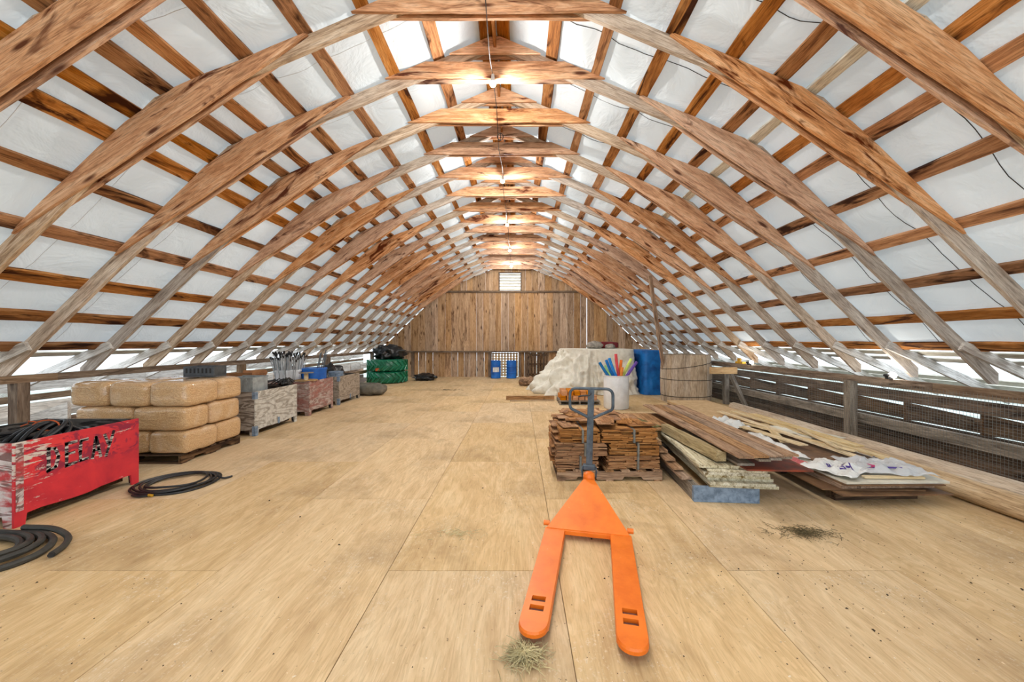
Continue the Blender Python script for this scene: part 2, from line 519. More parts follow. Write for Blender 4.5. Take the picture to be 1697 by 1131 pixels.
def m_film(name, rgb, alpha):
    w = NT(name)
    v = w.coords((16, 16, 16)); f = w.noise(v, 1, 4, .6, 1); w.bump(f, .6, .02)
    w.b.inputs['Alpha'].default_value = alpha
    return w.done(C(rgb), .25, .6)
M_FILM = m_film('cloudy_clear_film', (226, 228, 230), .62)
M_BAGFILM = m_film('white_bag_film', (232, 232, 228), .95)
M_PURPLE = plain('purple_print', (84, 58, 150), .5)
M_MAGENTA = plain('magenta_print', (206, 60, 120), .5)

def m_emit(name, rgb, s):
    w = NT(name)
    w.b.inputs['Base Color'].default_value = rgb
    w.b.inputs['Emission Color'].default_value = rgb
    w.b.inputs['Emission Strength'].default_value = s
    return w.m
M_BULB = m_emit('lit_bulb', (1.0, .965, .915, 1), BULB_EMIT*.74)
M_BULBCOOL = m_emit('lit_rail_bulb', (1.0, .95, .85, 1), BULB_EMIT*.02)

# ================================================================== SETTING
CC = -0.29                       # centre line of the barn
S = 0.914                        # truss spacing
YB = 17.4                        # far gable
YF = -4.6                        # front end left open, unseen behind the camera, to let fill daylight in
def outer(u):
    u = abs(u)
    return 5.38-.4185*u if u < 3.25 else 4.02-.96*(u-3.25)

ground = obj('ground', mesh([(-70, -60, -3), (70, -60, -3), (70, 90, -3), (-70, 90, -3)], [(0, 1, 2, 3)]), M_GROUND)
tag(ground, kind='structure')

# ---- floor: plywood sheets on a deck
floor = obj('floor', G().box(13.9, YB-YF, .12, T(-.29, (YB+YF)/2, -.081)).mesh(), M_DARKW); tag(floor, kind='structure')
sheet_cache = {}
seams = [-6.3, -5.82, -4.6, -3.38, -2.16, -.94, .28, 1.5, 2.72, 3.94, 5.16, 5.8]
for i in range(len(seams)-1):
    x0, x1 = seams[i], seams[i+1]
    off = .21 if i % 2 == 1 else 1.43
    if i in (3, 5, 7): off = .25
    if i in (2, 4, 6, 8): off = 1.47
    ys = [YF]
    y = off-2.44*3
    while y < YB:
        if y > YF+.05: ys.append(y)
        y += 2.44
    ys.append(YB)
    for a, b in zip(ys[:-1], ys[1:]):
        key = (round(b-a, 3), round(x1-x0, 3))
        if key not in sheet_cache:
            sheet_cache[key] = G().box(b-a-.004, x1-x0-.004, .019).mesh(bevel=.0015)
        obj('plywood_sheet', sheet_cache[key], M_FLOOR, floor, T((x0+x1)/2, (a+b)/2, -.0105+R.uniform(-.001, .001)) @ RZ(pi/2))

# ---- far gable wall of vertical boards
wall = empty('wall_back', CC, YB, 0, kind='structure')
def roof_z(u): return outer(min(abs(u), 6.1))+.02
VX0, VX1, VZ0, VZ1 = -.90-CC, .08-CC, 4.0, 4.82     # louvre opening, wall coordinates
LX0, LX1 = -1.26-CC, -.05-CC                         # lattice opening at the floor
def gable_board(x0, x1, z0, z1f, tilt=0):
    """one board; its top is cut along the roof line"""
    za, zb = min(z1f, roof_z(x0)), min(z1f, roof_z(x1))
    if max(za, zb) <= z0+.05: return
    za, zb = max(za, z0+.02), max(zb, z0+.02)
    h = max(za, zb)
    t = .022
    dy = R.uniform(-.006, .006)
    cx = (x0+x1)/2
    poly = [(0, x0-cx), (0, x1-cx), (zb-z0, x1-cx), (za-z0, x0-cx)]
    vs = [(p[0], p[1], -t/2) for p in poly]+[(p[0], p[1], t/2) for p in poly]
    fs = [(0, 1, 2, 3), (7, 6, 5, 4)]+[(i, (i+1) % 4, 4+(i+1) % 4, 4+i) for i in range(4)]
    m = Matrix(((0, 1, 0, cx), (0, 0, -1, dy), (1, 0, 0, z0), (0, 0, 0, 1)))
    obj('wall_board', mesh(vs, fs), M_GABLE, wall, m @ RX(0))
rg = random.Random(11)
for (z0, z1) in ((-0.01, 1.16), (1.2, 3.93), (3.97, 5.6)):
    x = -6.2
    while x < 6.2:
        w_ = rg.uniform(.27, .345)
        gap = rg.choice([.001, .0015, .002, .002, .004])
        if z0 < .1: gap = rg.choice([.002, .005, .009])
        if abs(x-2.43) < .17 and z0 > 1: gap = .004
        if abs(x-3.15) < .17 and 1 < z0 < 2: gap = .024
        if abs(x-2.7) < .15 and 1 < z0 < 2: gap = .005
        x0, x1 = x, x+w_-gap
        x += w_
        spans = [(x0, x1)]
        def cut(sp, a, b):
            out = []
            for p, q in sp:
                if q <= a or p >= b: out.append((p, q)); continue
                if p < a-.02: out.append((p, a))
                if q > b+.02: out.append((b, q))
            return out
        if z0 > 3.9:
            for p, q in cut(spans, VX0, VX1): gable_board(p, q, z0, z1)
            mids = [(max(x0, VX0), min(x1, VX1))]
            for p, q in mids:
                if q-p > .02: gable_board(p, q, VZ1, z1)
        elif z0 < .1:
            for p, q in cut(spans, LX0, LX1): gable_board(p, q, z0, z1)
        else:
            gable_board(x0, x1, z0, z1)
for (za, hh, pr) in ((1.17, .07, .16), (3.95, .09, .06)):
    half = 6.0 if za < 2 else 3.2
    board('wall_ledger', (-half, -.012-pr/2, za), (half, -.012-pr/2, za), pr, hh, M_RAIL, wall, n=12, amp=.004)
for px in (-4.62, LX0-.09, LX1+.09, .62, 2.1, 4.6):
    board('wall_post', (px, -.075, 0), (px, -.075, 1.13), .12, .1, M_RAIL, wall, up=(0, 1, 0), n=4, amp=.004)
# lattice crate set in the low opening
lat = empty('trim_1', CC, YB+.03, 0, kind='structure')
for i in range(9):
    x = LX0+.05+i*(LX1-LX0-.1)/8
    obj('lattice_slat', G().box(.085, .018, 1.1).mesh(), M_TANW, lat, T(x, 0, .57))
for i in range(9):
    obj('lattice_slat', G().box(LX1-LX0, .018, .06).mesh(), M_TANW, lat, T((LX0+LX1)/2, .02, .08+i*.125))
# slatted gate leaning on the right of the openings
gate = empty('slatted_gate', 0.86, YB-.16, 0, label='dark slatted wooden gate standing against far gable wall right of drums', cat='gate')
for i in range(7):
    obj('slat', G().box(.07, .02, 1.08).mesh(), M_DARKW, gate, T(-.42+i*.14, 0, .56))
for z in (.12, .6, 1.02):
    obj('cross_rail', G().box(.95, .025, .08).mesh(), M_DARKW, gate, T(0, .023, z))
# louvre window
win = empty('window_1', CC, YB, 0, kind='structure')
for (x, z, lx, lz) in (((VX0+VX1)/2, VZ0-.02, VX1-VX0+.1, .05), ((VX0+VX1)/2, VZ1+.02, VX1-VX0+.1, .05)):
    obj('window_frame', G().box(lx, .07, lz).mesh(), M_RAIL, win, T(x, 0, z))
for x in (VX0-.02, VX1+.02):
    obj('window_frame', G().box(.05, .07, VZ1-VZ0).mesh(), M_RAIL, win, T(x, 0, (VZ0+VZ1)/2))
for i in range(6):
    obj('louvre_slat', G().box(VX1-VX0-.002, .012, .135).mesh(), M_WHITEB, win, T((VX0+VX1)/2, .03, VZ0+.07+i*.136) @ RX(radians(-38)))

# ---- roof: ceiling halves carry purlins and lining sheets
PUR = [.10, .68, 1.21, 1.78, 2.35, 2.82, 3.13, 3.42, 3.66, 4.08, 4.54, 5.0, 5.42, 5.80]
A1, A2 = math.atan(.4185), math.atan(.96)
YEND = YB+.05
for side, sgn in (('left', -1), ('right', 1)):
    ceil = empty('ceiling_'+side, CC, 0, 0, kind='structure')
    for k, u in enumerate(PUR):
        a = A1 if u < 3.25 else A2
        off = .022
        cx, cz = u+sin(a)*off, outer(u)+cos(a)*off
        mt = M_PURLIN; w_ = R.uniform(.12, .15)
        if side == 'right' and k == 6: mt = M_WHITEB; w_ = .12
        nx, nz = sin(a), cos(a)
        # butt-jointed lengths
        joints = [YF, R.uniform(-.5, 1.2), R.uniform(6.3, 8.2), R.uniform(12, 13.5), YEND]
        for a0, a1 in zip(joints[:-1], joints[1:]):
            me = wobble_box(a1-a0-.003, w_, .042, max(4, int((a1-a0)/.3)), .008, R.random())
            p0 = (sgn*cx, a0, cz); p1 = (sgn*cx, a1, cz)
            obj('purlin', me, mt, ceil, frame(p0, p1, (sgn*nx, 0, nz)))
    # lining sheets, one per bay, seams at mid bay
    NB = int((YEND-YF)/S)+1
    us = []
    u = 0.0
    while u < 5.78:
        us.append(u); u += .09
    us.append(5.78)
    y = YF
    b = 0
    while y < YEND-.01:
        y1 = min(YEND, y+S if b else YF+.35)
        ny = 9
        vs = []; fs = []
        for j in range(ny+1):
            yy = y+(y1-y)*j/ny
            for i, u in enumerate(us):
                a = A1 if u < 3.25 else A2
                # billow between the purlins
                lo = max([p for p in PUR if p <= u] or [0]); hi = min([p for p in PUR if p > u] or [6.0])
                t = (u-lo)/max(.01, hi-lo)
                span = hi-lo
                sag = sin(pi*min(1, max(0, t)))*min(span, .6)*.05
                nn = noise.noise(Vector((u*1.7+40*sgn, yy*1.1, 3.1)))*.6+noise.noise(Vector((u*5+9*sgn, yy*2.3, 8.1)))*.35
                h = .05-sag+sin(pi*min(1, max(0, t)))*nn*.075
                zk = outer(u)
                vs.append((sgn*(u+sin(a)*h), yy, zk+cos(a)*h))
        W = len(us)
        for j in range(ny):
            for i in range(W-1):
                fs.append((j*W+i, j*W+i+1, (j+1)*W+i+1, (j+1)*W+i))
        obj('lining_sheet', mesh(vs, fs, True), M_LINING, ceil)
        if b and 2.0 < y:
            pts = []
            for i, u in enumerate(us):
                v = Vector(vs[i]); v.y += .03*sin(u*2.4+b)+ (0.02 if sgn > 0 else 0)*sin(u*7+b)
                a = A1 if u < 3.25 else A2
                v -= Vector((sgn*sin(a), 0, cos(a)))*(.003)
                pts.append(v)
            obj('lining_seam', G().tube(pts, .0032 if sgn > 0 else .002, 4).mesh(), M_GREYHOSE if sgn > 0 else M_WHITEPL, ceil)
        y = y1; b += 1
    # eave boards over the flared rafters
    for (u0, u1) in ((5.84, 6.0), (6.06, 6.2), (6.95, 7.1), (7.14, 7.32)) + (((6.27, 6.40),) if sgn > 0 else ()):
        um = (u0+u1)/2
        z = 1.66-.45*(um-5.68)+.02
        board('eave_board', (sgn*um, YF, z), (sgn*um, YEND, z), (u1-u0)*1.08, .02, M_WHITEB, ceil, up=(sgn*.41, 0, .91), n=24, amp=.006)

# ---- ridge board
rb = board('trim_2', (CC, YF, 5.28), (CC, YEND, 5.28), .035, .16, M_PURLIN); tag(rb, kind='structure')
obj('ridge_cap', G().plate([(-.25, -.10), (0, .012), (.25, -.10), (.25, -.085), (0, .03), (-.25, -.085)], YEND-YF).mesh(), M_WHITEB, rb, RZ(-pi/2) @ T(0, 0, .19))  # added over the ridge to block sky light leaking in

# ---- timber trusses
ORD = ['first', 'second', 'third', 'fourth', 'fifth', 'sixth', 'seventh', 'eighth', 'ninth', 'tenth', 'eleventh', 'twelfth', 'thirteenth', 'fourteenth', 'fifteenth', 'sixteenth', 'seventeenth', 'eighteenth']
D = .15
d1, d2 = D/cos(A1), D/cos(A2)
UI = (7.14-5.38+d1-d2)/.5415
def inner(u):
    return outer(u)-(d1 if u < UI else d2) if u < 3.0 or u > 3.3 else (5.38-.4185*u-d1 if u < UI else 7.14-.96*u-d2)
def make_truss(seed):
    t = empty('roof_truss')
    for sgn in (-1, 1):
        f = lambda pts: [(sgn*a, b) for a, b in pts]
        up = f([(.0, 5.38-.02), (3.25, 4.02), (UI, 5.38-.4185*UI-d1), (.0, 5.38-d1)])
        plate_obj('upper_rafter', up, .045, 0, -sgn*A1, M_RAFTER, t, seed=seed+sgn)
        lo = f([(3.25, 4.02), (6.12, 4.02-.96*2.87), (6.12, 4.02-.96*2.87-.14), (6.05, 7.14-.96*6.05-d2), (UI, 7.14-.96*UI-d2)])
        plate_obj('lower_rafter', lo, .045, 0, -sgn*A2, M_RAFTER, t, seed=seed+2*sgn)
        e0, e1 = 4.60, 1.75
        g = [(e0, 7.14-.96*e0-.035), (e0-.05, 7.14-.96*(e0-.05)-.012), (3.50, 7.14-.96*3.50-.012), (3.02, 5.38-.4185*3.02-.012), (e1+.04, 5.38-.4185*(e1+.04)-.012), (e1, 5.38-.4185*e1-.035)]
        a, b_ = Vector(g[-1]), Vector(g[0])
        for q in (.25, .5, .75):
            p = a+(b_-a)*q; p += Vector((.58, .78))*(-.012*sin(pi*q))
            g.append((p.x, p.y))
        for yy, sd in ((-.040, 1), (.040, 2)):
            plate_obj('knee_gusset', f(g), .03, yy, -sgn*radians(34), M_GUSSET, t, step=.3, amp=.010, seed=seed*3+sgn*5+sd)
        # flared eave rafter on the near face
        fl = f([(5.68, 1.645), (7.4, 1.645-.45*1.72), (7.4, 1.645-.45*1.72-.13), (5.62, 1.515+.03)])
        plate_obj('eave_rafter', fl, .045, -.046, -sgn*math.atan(.45), M_FLARE, t, seed=seed+7*sgn)
        # tail board below the rail
        tb = f([(5.95 if sgn > 0 else 6.3, .76), (7.1, .50), (7.1, .38), (5.95 if sgn > 0 else 6.3, .50)])
        plate_obj('tail_board', tb, .045, .0, -sgn*.2, M_DARKW if sgn > 0 else M_FLARE, t, seed=seed+9*sgn)
    for yy, sd in ((-.040, 1), (.040, 2)):
        plate_obj('collar_tie', [(-1.33, 4.83), (1.33, 4.83), (.84, 5.03), (-.84, 5.03)], .03, yy, 0, M_GUSSET, t, step=.4, amp=.006, seed=seed*7+sd)
        plate_obj('ridge_gusset', [(-.55, 5.13), (.55, 5.13), (.05, 5.34), (-.05, 5.34)], .028, yy, 0, M_GUSSET, t, step=.4, amp=.004, seed=seed*9+sd)
    return t
protos = [make_truss(s) for s in (3, 8, 15)]
for i, k in enumerate(range(3, 19)):
    if i < 3: t = protos[i]; t.matrix_basis = T(CC, S*k, 0)
    else: t = copy_tree(protos[i % 3], None, T(CC, S*k, 0))
    extra = {0: 'nearest the camera and cut by the upper corners', 1: 'its collar tie at the top edge of the picture', 2: 'the one just behind the top collar tie'}.get(i, 'counted from the camera down the barn')
    if i == 15: extra = 'the last before the far gable wall'
    tag(t, f'{ORD[i]} arched timber truss, {extra}', 'roof truss', 'arched timber roof trusses')

# ---- side walls, rails, beams
wl = empty('wall_left', CC-6.95, 0, 0, kind='structure')
for (z0, z1, mt) in ((-.3, .12, M_DARKW), (.14, .46, M_BROWNB), (.48, .74, M_FLARE), (.76, .86, M_RAIL), (.91, 1.07, M_FLARE)):
    board('side_board', (0, YF, (z0+z1)/2), (0, YB, (z0+z1)/2), z1-z0, .03, mt, wl, up=(1, 0, 0), n=30, amp=.006)
wr = empty('wall_right', CC+6.95, 0, 0, kind='structure')
for (z0, z1, mt) in ((-.3, .06, M_DARKW), (.08, .30, M_DARKW), (.32, .52, M_DARKW), (.60, .79, M_DARKW), (.82, .93, M_RAIL)):
    board('side_board', (0, YF, (z0+z1)/2), (0, YB, (z0+z1)/2), z1-z0, .03, mt, wr, up=(1, 0, 0), n=30, amp=.005)
XL, XR = -6.08, 5.45
def rail_set(name, x, ztop, posts, label, plabel):
    for a, b in ((YF, 1.8), (1.8, 6.2), (6.2, 9.85), (9.85, 13.5), (13.5, YB-.2)):
        pass
    r = empty(name, x, 0, 0, label=label, cat='railing')
    for a, b in ((YF, 1.7), (1.7, 4.9), (4.9, 9.85), (9.85, 13.5), (13.5, YB-.2)):
        board('top_rail', (0, a+.002, ztop-.045), (0, b-.002, ztop-.045), .075, .09, M_RAIL, r, n=10, amp=.004)
    for y in posts:
        board('post', (0, y, 0), (0, y, ztop-.09), .12, .12, M_RAIL if x < 0 else M_GREYW, r, up=(0, 1, 0), n=5, amp=.005)
    return r
rail_l = rail_set('side_railing', XL, 1.235, (1.0, 4.55, 8.2, 11.9, 15.5), 'brown timber railing along the left eave behind the bins and bags', '')
rail_r = rail_set('side_railing', XR, 1.10, (2.55, 6.15, 9.85, 13.5), 'weathered timber railing along the right eave carrying two lit bulbs', '')
board('brace', (0, 9.75, .95), (0, 8.95, .03), .10, .07, M_GREYW, rail_r, up=(1, 0, 0))
bm_ = board('side_beam', (5.62, YF, .40), (5.62, YB-.2, .40), .10, .14, M_GREYW, None, n=40, amp=.006)
tag(bm_, 'long rough horizontal beam low along the right side behind wire mesh', 'beam')
bm2 = board('side_beam', (-6.28, YF, .42), (-6.28, YB-.2, .42), .08, .12, M_BROWNB, None, n=30, amp=.006)
tag(bm2, 'long horizontal beam low behind the left railing posts', 'beam')
sk = empty('trim_3', 5.74, 0, 0, kind='structure')
for i in range(4):
    board('skirting_board', (i*.02, YF, .02+i*.085), (i*.02, YB, .02+i*.085), .075, .025, M_DARKW, sk, up=(1, 0, 0), n=30, amp=.004)
cb = board('cross_beam', (4.72, 9.22, .93), (5.36, 9.22, .93), .10, .16, M_TANW); tag(cb, 'short honey coloured cross beam at the right rail beside the barrel', 'beam')
ye = obj('rail_clamp', G().box(.10, .30, .05).box(.04, .12, .09, T(0, .05, .06)).mesh(bevel=.006), M_YELLOW, None, T(5.45, 9.2, 1.127)); tag(ye, 'yellow clamp lying on the right rail near the barrel', 'clamp')

# wire mesh on the right side
g = G()
x = XR-.095
y = 2.2
while y < 16.6:
    g.box(.0022, .0022, 1.02, T(x, y, .53)); y += .035
z = .03
while z < 1.04:
    g.box(.0022, 14.4, .0022, T(x, 9.4, z)); z += .035
wm = obj('wire_netting', g.mesh(), M_WIRE); tag(wm, 'fine wire netting stretched below the right railing', 'netting', kind='stuff')

# ================================================================== LIGHT STRING
LY = [4.44-2.72*2, 4.44-2.72, 4.44, 7.15, 9.83, 12.6, 15.3]
LXc, LZ = -.31, 4.72
def bulb_thing(x, y, z, label, group, mat=M_BULB):
    t = empty('light_bulb', x, y, z, label=label, cat='light bulb', group=group)
    obj('socket', G().lathe([(.012, .10), (.018, .098), (.022, .05), (.040, .004), (.040, -.004)], 14).mesh(True), M_WHITEPL, t)  # flared wide to block upward light and keep hot spots off the ceiling
    obj('bulb', G().lathe([(.036, -.005), (.035, -.018), (.030, -.031), (.020, -.040), (.0005, -.045)], 14).mesh(True), mat, t)
    return t
near = {0: 'lit bulb on the ridge cable behind the viewpoint, farthest back', 1: 'lit bulb on the ridge cable just above the viewpoint', 2: 'largest lit bulb on the ridge, hanging below the second collar tie', 3: 'second lit bulb along the ridge', 4: 'third lit bulb along the ridge', 5: 'fourth lit bulb along the ridge', 6: 'smallest lit bulb on the ridge, above the louvre vent'}
for i, y in enumerate(LY):
    bulb_thing(LXc, y, LZ, near[i], 'bulbs along the ridge')
pts = []
for i in range(len(LY)-1):
    for j in range(12):
        t = j/12
        y = LY[i]+(LY[i+1]-LY[i])*t
        pts.append((LXc+.012*sin(i*3+t*9), y, LZ+.10-.10*sin(pi*t)))
pts.append((LXc, LY[-1], LZ+.10))
obj_c = obj('light_cable', G().tube(pts, .005, 5).mesh(True), M_BLACK); tag(obj_c, 'thin black cable linking the bulbs along the ridge', 'cable')
lp = [(LXc+.03+.045*sin(2*pi*i/16), 5.65, LZ+.02+.05*cos(2*pi*i/16)) for i in range(17)]+[(LXc+.03, 5.62, LZ-.06), (LXc+.02, 5.7, LZ+.0)]
cl_ = obj('cable_hook', G().tube(lp, .006, 5).mesh(True), M_BLACK); tag(cl_, 'black wire loop hanging behind the first ridge bulb', 'hook')
for (y, lab) in ((5.44, 'lit glass lamp on the right railing near the front'), (8.74, 'lit glass lamp on the right railing next to the barrel')):
    t = empty('rail_lamp', XR-.02, y, 1.10+.055, label=lab, cat='lamp', group='lamps on the right railing')
    obj('bulb', G().lathe([(.0005, -.05), (.025, -.044), (.042, -.02), (.045, .005), (.034, .035), (.022, .05)], 14, RY(radians(-90))).mesh(True), M_BULBCOOL, t)
    obj('socket', G().lathe([(.022, .05), (.024, .10), (.018, .12)], 10, RY(radians(-90)) @ RX(0)).mesh(True), M_BLACK, t)
    obj('base', G().box(.08, .05, .04, T(-.05, 0, -.035)).mesh(bevel=.004), M_BLACK, t)

# ================================================================== BINS ON THE LEFT
def leg_poly(L, H, notch=.12, leg=.075, ragged=0):
    a = L/2
    rr = random.Random(int(L*1000))
    mid = [(a-leg, 0), (a-leg-.012, notch)]
    n = 9
    for i in range(1, n):
        x = a-leg-.012-(L-2*leg-.024)*i/n
        mid.append((x, notch-(.02*sin(pi*i/n))+rr.uniform(-ragged, ragged)))
    mid += [(-a+leg+.012, notch*.85), (-a+leg, 0)]
    return [(-a, 0), (-a, H), (a, H)] + [(a, 0)] + mid

FRONT = {}
def make_bin(xf, y0, y1, H, face, end, label, bracket=None, ragged=.006, W=1.08, rot=0):
    """fruit bin; front face looks at the aisle (+X)"""
    L = y1-y0
    t = empty('plywood_bin', xf-W/2, (y0+y1)/2, 0, rot, label=label, cat='bin', group='plywood fruit bins along the left side')
    th = .02
    fp = obj('front_panel', G().plate(leg_poly(L, H, ragged=ragged), th).mesh(), face, t, T(W/2-th/2, 0, 0) @ RZ(pi/2))
    obj('back_panel', G().plate(leg_poly(L, H), th).mesh(), M_INNER, t, T(-W/2+th/2, 0, 0) @ RZ(pi/2))
    for s_, nm in ((-1, 'end_panel'), (1, 'end_panel')):
        obj(nm, G().plate(leg_poly(W-2*th-.002, H-.004, .10), th).mesh(), end if s_ < 0 else M_INNER, t, T(0, s_*(L/2-th/2), 0))
    obj('bottom_panel', G().box(W-2*th-.004, L-2*th-.004, .015).mesh(), M_INNER, t, T(0, 0, .135))
    for s_ in (-.36, 0, .36):
        obj('skid', G().box(.09, L-.1, .09).mesh(), M_DARKW, t, T(s_, 0, .08))
    for sx in (-1, 1):
        for sy in (-1, 1):
            p = [(0, 0), (.075, 0), (0, .075)]
            gg = G()
            vs = [(x_, y_, 0) for x_, y_ in p]+[(x_, y_, H-.16) for x_, y_ in p]
            gg.add(vs, [(0, 1, 2), (5, 4, 3), (0, 1, 4, 3), (1, 2, 5, 4), (2, 0, 3, 5)], Matrix.Diagonal((-sx, -sy, 1, 1)))
            obj('corner_post', gg.mesh(), M_GREYW, t, T(sx*(W/2-th-.002), sy*(L/2-th-.002), .145))
    if bracket:
        for sy in (-1,):
            for (z0, z1) in ((0, .17), (H-.13, H-.005)):
                obj('corner_bracket', G().box(.004, .06, z1-z0, T(W/2+.003, sy*(L/2-.03), (z0+z1)/2)).box(.06, .004, z1-z0, T(W/2-.03+.005, sy*(L/2+.003), (z0+z1)/2)).mesh(), bracket, t)
        obj('corner_bracket', G().box(.006, .06, .12).mesh(), bracket, t, T(W/2+.004, .02, .15))
    FRONT[t.name] = fp
    return t

red = make_bin(-4.44, 3.29, 4.37, .75, M_RED, M_PLYWORN, 'red painted plywood bin lettered DECAY, nearest on the left', ragged=.012)
# lettering in strokes on the front panel (panel length axis -> letters run away from the camera)
def ribbon(g, pts, w, rr):
    for a, b in zip(pts[:-1], pts[1:]):
        a, b = Vector(a), Vector(b)
        d = (b-a).normalized(); n = Vector((-d.y, d.x))
        k = max(2, int((b-a).length/.03))
        vs = []; fs = []
        for i in range(k+1):
            p = a-d*w*.3+(b-a+d*w*.6)*(i/k)
            w1, w2 = w/2*rr.uniform(.8, 1.15), w/2*rr.uniform(.8, 1.15)
            vs += [(0, (p+n*w1).x, (p+n*w1).y), (0, (p-n*w2).x, (p-n*w2).y)]
            if i: fs.append((2*i-2, 2*i-1, 2*i+1, 2*i))
        g.add(vs, fs)
LET = {'D': [[(0, 0), (.02, 1)], [(-.08, 1), (.4, .92), (.62, .55), (.45, .1), (-.06, 0)]],
       'E': [[(.1, 0), (.1, 1)], [(.05, 1), (.75, 1.02)], [(.05, .52), (.6, .55)], [(.05, 0), (.75, .05)]],
       'C': [[(.6, 1.0), (.15, .98), (.08, .5), (.1, .05), (.6, .08)]],
       'A': [[(0, 0), (.28, 1.0)], [(.28, 1.0), (.62, 0)], [(.1, .36), (.5, .36)]],
       'Y': [[(.0, 1.0), (.3, .5)], [(.72, 1.08), (.1, -.08)]]}
red_front = FRONT[red.name]
RF = red_front.matrix_basis.inverted()
rr = random.Random(5)
x = -.30
for ch in 'DECAY':
    g = G()
    for st in LET[ch]:
        ribbon(g, [(x+px*.125, .425+pz*.215+(x+.3)*.02) for px, pz in st], .030, rr)
    if ch == 'D': x += .012
    obj('painted_letter', g.mesh(), M_LETTER, red_front, RF @ T(.5415, 0, 0))
    x += .117
obj('corner_strip', G().box(.006, .05, .60).mesh(), M_PLYWORN, red, T(.5432, -.505, .44))

def smooth(pts, k=6):
    P = [Vector(p) for p in pts]; P = [P[0]*2-P[1]]+P+[P[-1]*2-P[-2]]
    out = []
    for i in range(1, len(P)-2):
        for j in range(k):
            t_ = j/k; a, b, c, d = P[i-1:i+3]
            out.append(.5*((2*b)+(c-a)*t_+(2*a-5*b+4*c-d)*t_*t_+(3*b-a-3*c+d)*t_**3))
    return out+[P[-2]]
t = empty('hose_coil', -4.98, 3.83, .15, label='black hose coil tied with orange twine inside the red bin', cat='hose')
M0 = RX(radians(6)) @ RZ(0)
for j in range(7):
    rr = random.Random(j)
    pts = []
    r0 = .40-.035*j*.8
    zc = .43+.024*j+rr.uniform(-.02, .02)
    tl = radians(rr.uniform(6, 13))
    for i in range(40):
        a = 2*pi*i/40
        p = Vector((r0*cos(a)*1.0, r0*sin(a)*1.05, .04*sin(2*a+j)))
        p = RX(tl) @ p
        pts.append((p.x+rr.uniform(-.002, .002)-.02, p.y, p.z+zc-.02))
    obj('hose_turn', G().tube(pts, .019, 8, True).mesh(True), M_BLACK, t)
for j, (dx, dz, sp) in enumerate(((-.22, .0, 1.0), (-.12, .03, .95), (-.03, .045, 1.0), (.06, .03, .92), (.14, .0, .98))):
    pts = [(dx*.3+(-.04+.035*j)+dx*.5*abs(q), .12+q*.36*sp, .60+dz-(.36+.02*j)*abs(q)**2.1) for q in [k/9 for k in range(-9, 10)]]
    obj('hose_turn', G().tube(pts, .018, 8).mesh(True), M_BLACK, t)
tw = [(.0+.14*sin(2*pi*i/18), .12+.01*cos(4*pi*i/18), .61+.055*cos(2*pi*i/18)) for i in range(18)]
obj('twine_tie', G().tube(tw, .007, 6, True).mesh(True), M_ROPE, t)
obj('twine_tail', G().tube([(-.12, .12, .65), (-.17, .10, .66), (-.2, .12, .63), (-.23, .08, .61)], .006, 5).mesh(True), M_ROPE, t)

# ------------------------------------------------------------------ pallets
def make_pallet(name, x0, y0, lx, ly, label, wood_m, rz=0, h=.125, cat='pallet'):
    t = empty(name, x0+lx/2, y0+ly/2, 0, rz, label=label, cat=cat)
    n = 7
    for i in range(n):
        yy = -ly/2+.05+(ly-.1)*i/(n-1)
        obj('deck_board', G().box(lx, .10, .018).mesh(), wood_m, t, T(0, yy, h-.009))
    for i in range(3):
        yy = -ly/2+.05+(ly-.1)*i/2
        obj('bottom_board', G().box(lx, .09, .016).mesh(), wood_m, t, T(0, yy, .008))
    for i in range(3):
        xx = -lx/2+.02+(lx-.04)*i/2
        H = h-.036
        poly = [(-ly/2, 0), (-ly/2, H), (ly/2, H), (ly/2, 0), (ly*.32, 0), (ly*.30, .035), (ly*.14, .035), (ly*.12, 0), (-ly*.12, 0), (-ly*.14, .035), (-ly*.30, .035), (-ly*.32, 0)]
        obj('stringer', G().plate(poly, .038).mesh(), wood_m, t, T(xx, 0, .017) @ RZ(pi/2))
    return t
make_pallet('wooden_pallet', -5.95, 5.02, 1.42, 1.06, 'dark wooden pallet under the stacked pellet bags', M_DARKW)

def blob(sx, sy, sz, seed, amp=.35, freq=3, sub=4, flat=True):
    bm = bmesh.new(); bmesh.ops.create_icosphere(bm, subdivisions=sub, radius=1)
    off = Vector((seed*5.1, seed*2.3, seed))
    for v in bm.verts:
        d = v.co.normalized()
        k = 1+amp*(noise.noise(d*freq+off)+.5*abs(noise.noise(d*freq*2.7+off)))
        p = Vector((d.x*sx, d.y*sy, d.z*sz))*k
        if flat and p.z < -sz*.75: p.z = -sz*.75
        v.co = p
    me = bpy.data.meshes.new('b'); bm.to_mesh(me); bm.free(); me.shade_smooth()
    return me
# ------------------------------------------------------------------ pellet bags
def bag_mesh(lx, ly, lz, seed, e=8, n=9, lump=.012):
    rr = random.Random(seed)
    bm = bmesh.new(); bmesh.ops.create_cube(bm, size=2)
    bmesh.ops.subdivide_edges(bm, edges=bm.edges[:], cuts=n, use_grid_fill=True)
    off = Vector((seed*3.7, seed*1.9, seed*.7))
    for v in bm.verts:
        x, y, z = v.co
        k = (abs(x)**e+abs(y)**e+abs(z)**e)**(1/e)
        p = Vector((x, y, z))/k
        # pillow: thinner toward the rim
        rim = max(abs(p.x), abs(p.y))
        p.z *= 1-.10*max(0, rim-.55)/.45
        q = Vector((p.x*lx/2, p.y*ly/2, p.z*lz/2))
        q += p.normalized()*noise.noise(q*6+off)*lump
        v.co = q
    me = bpy.data.meshes.new('bag'); bm.to_mesh(me); bm.free(); me.shade_smooth()
    return me
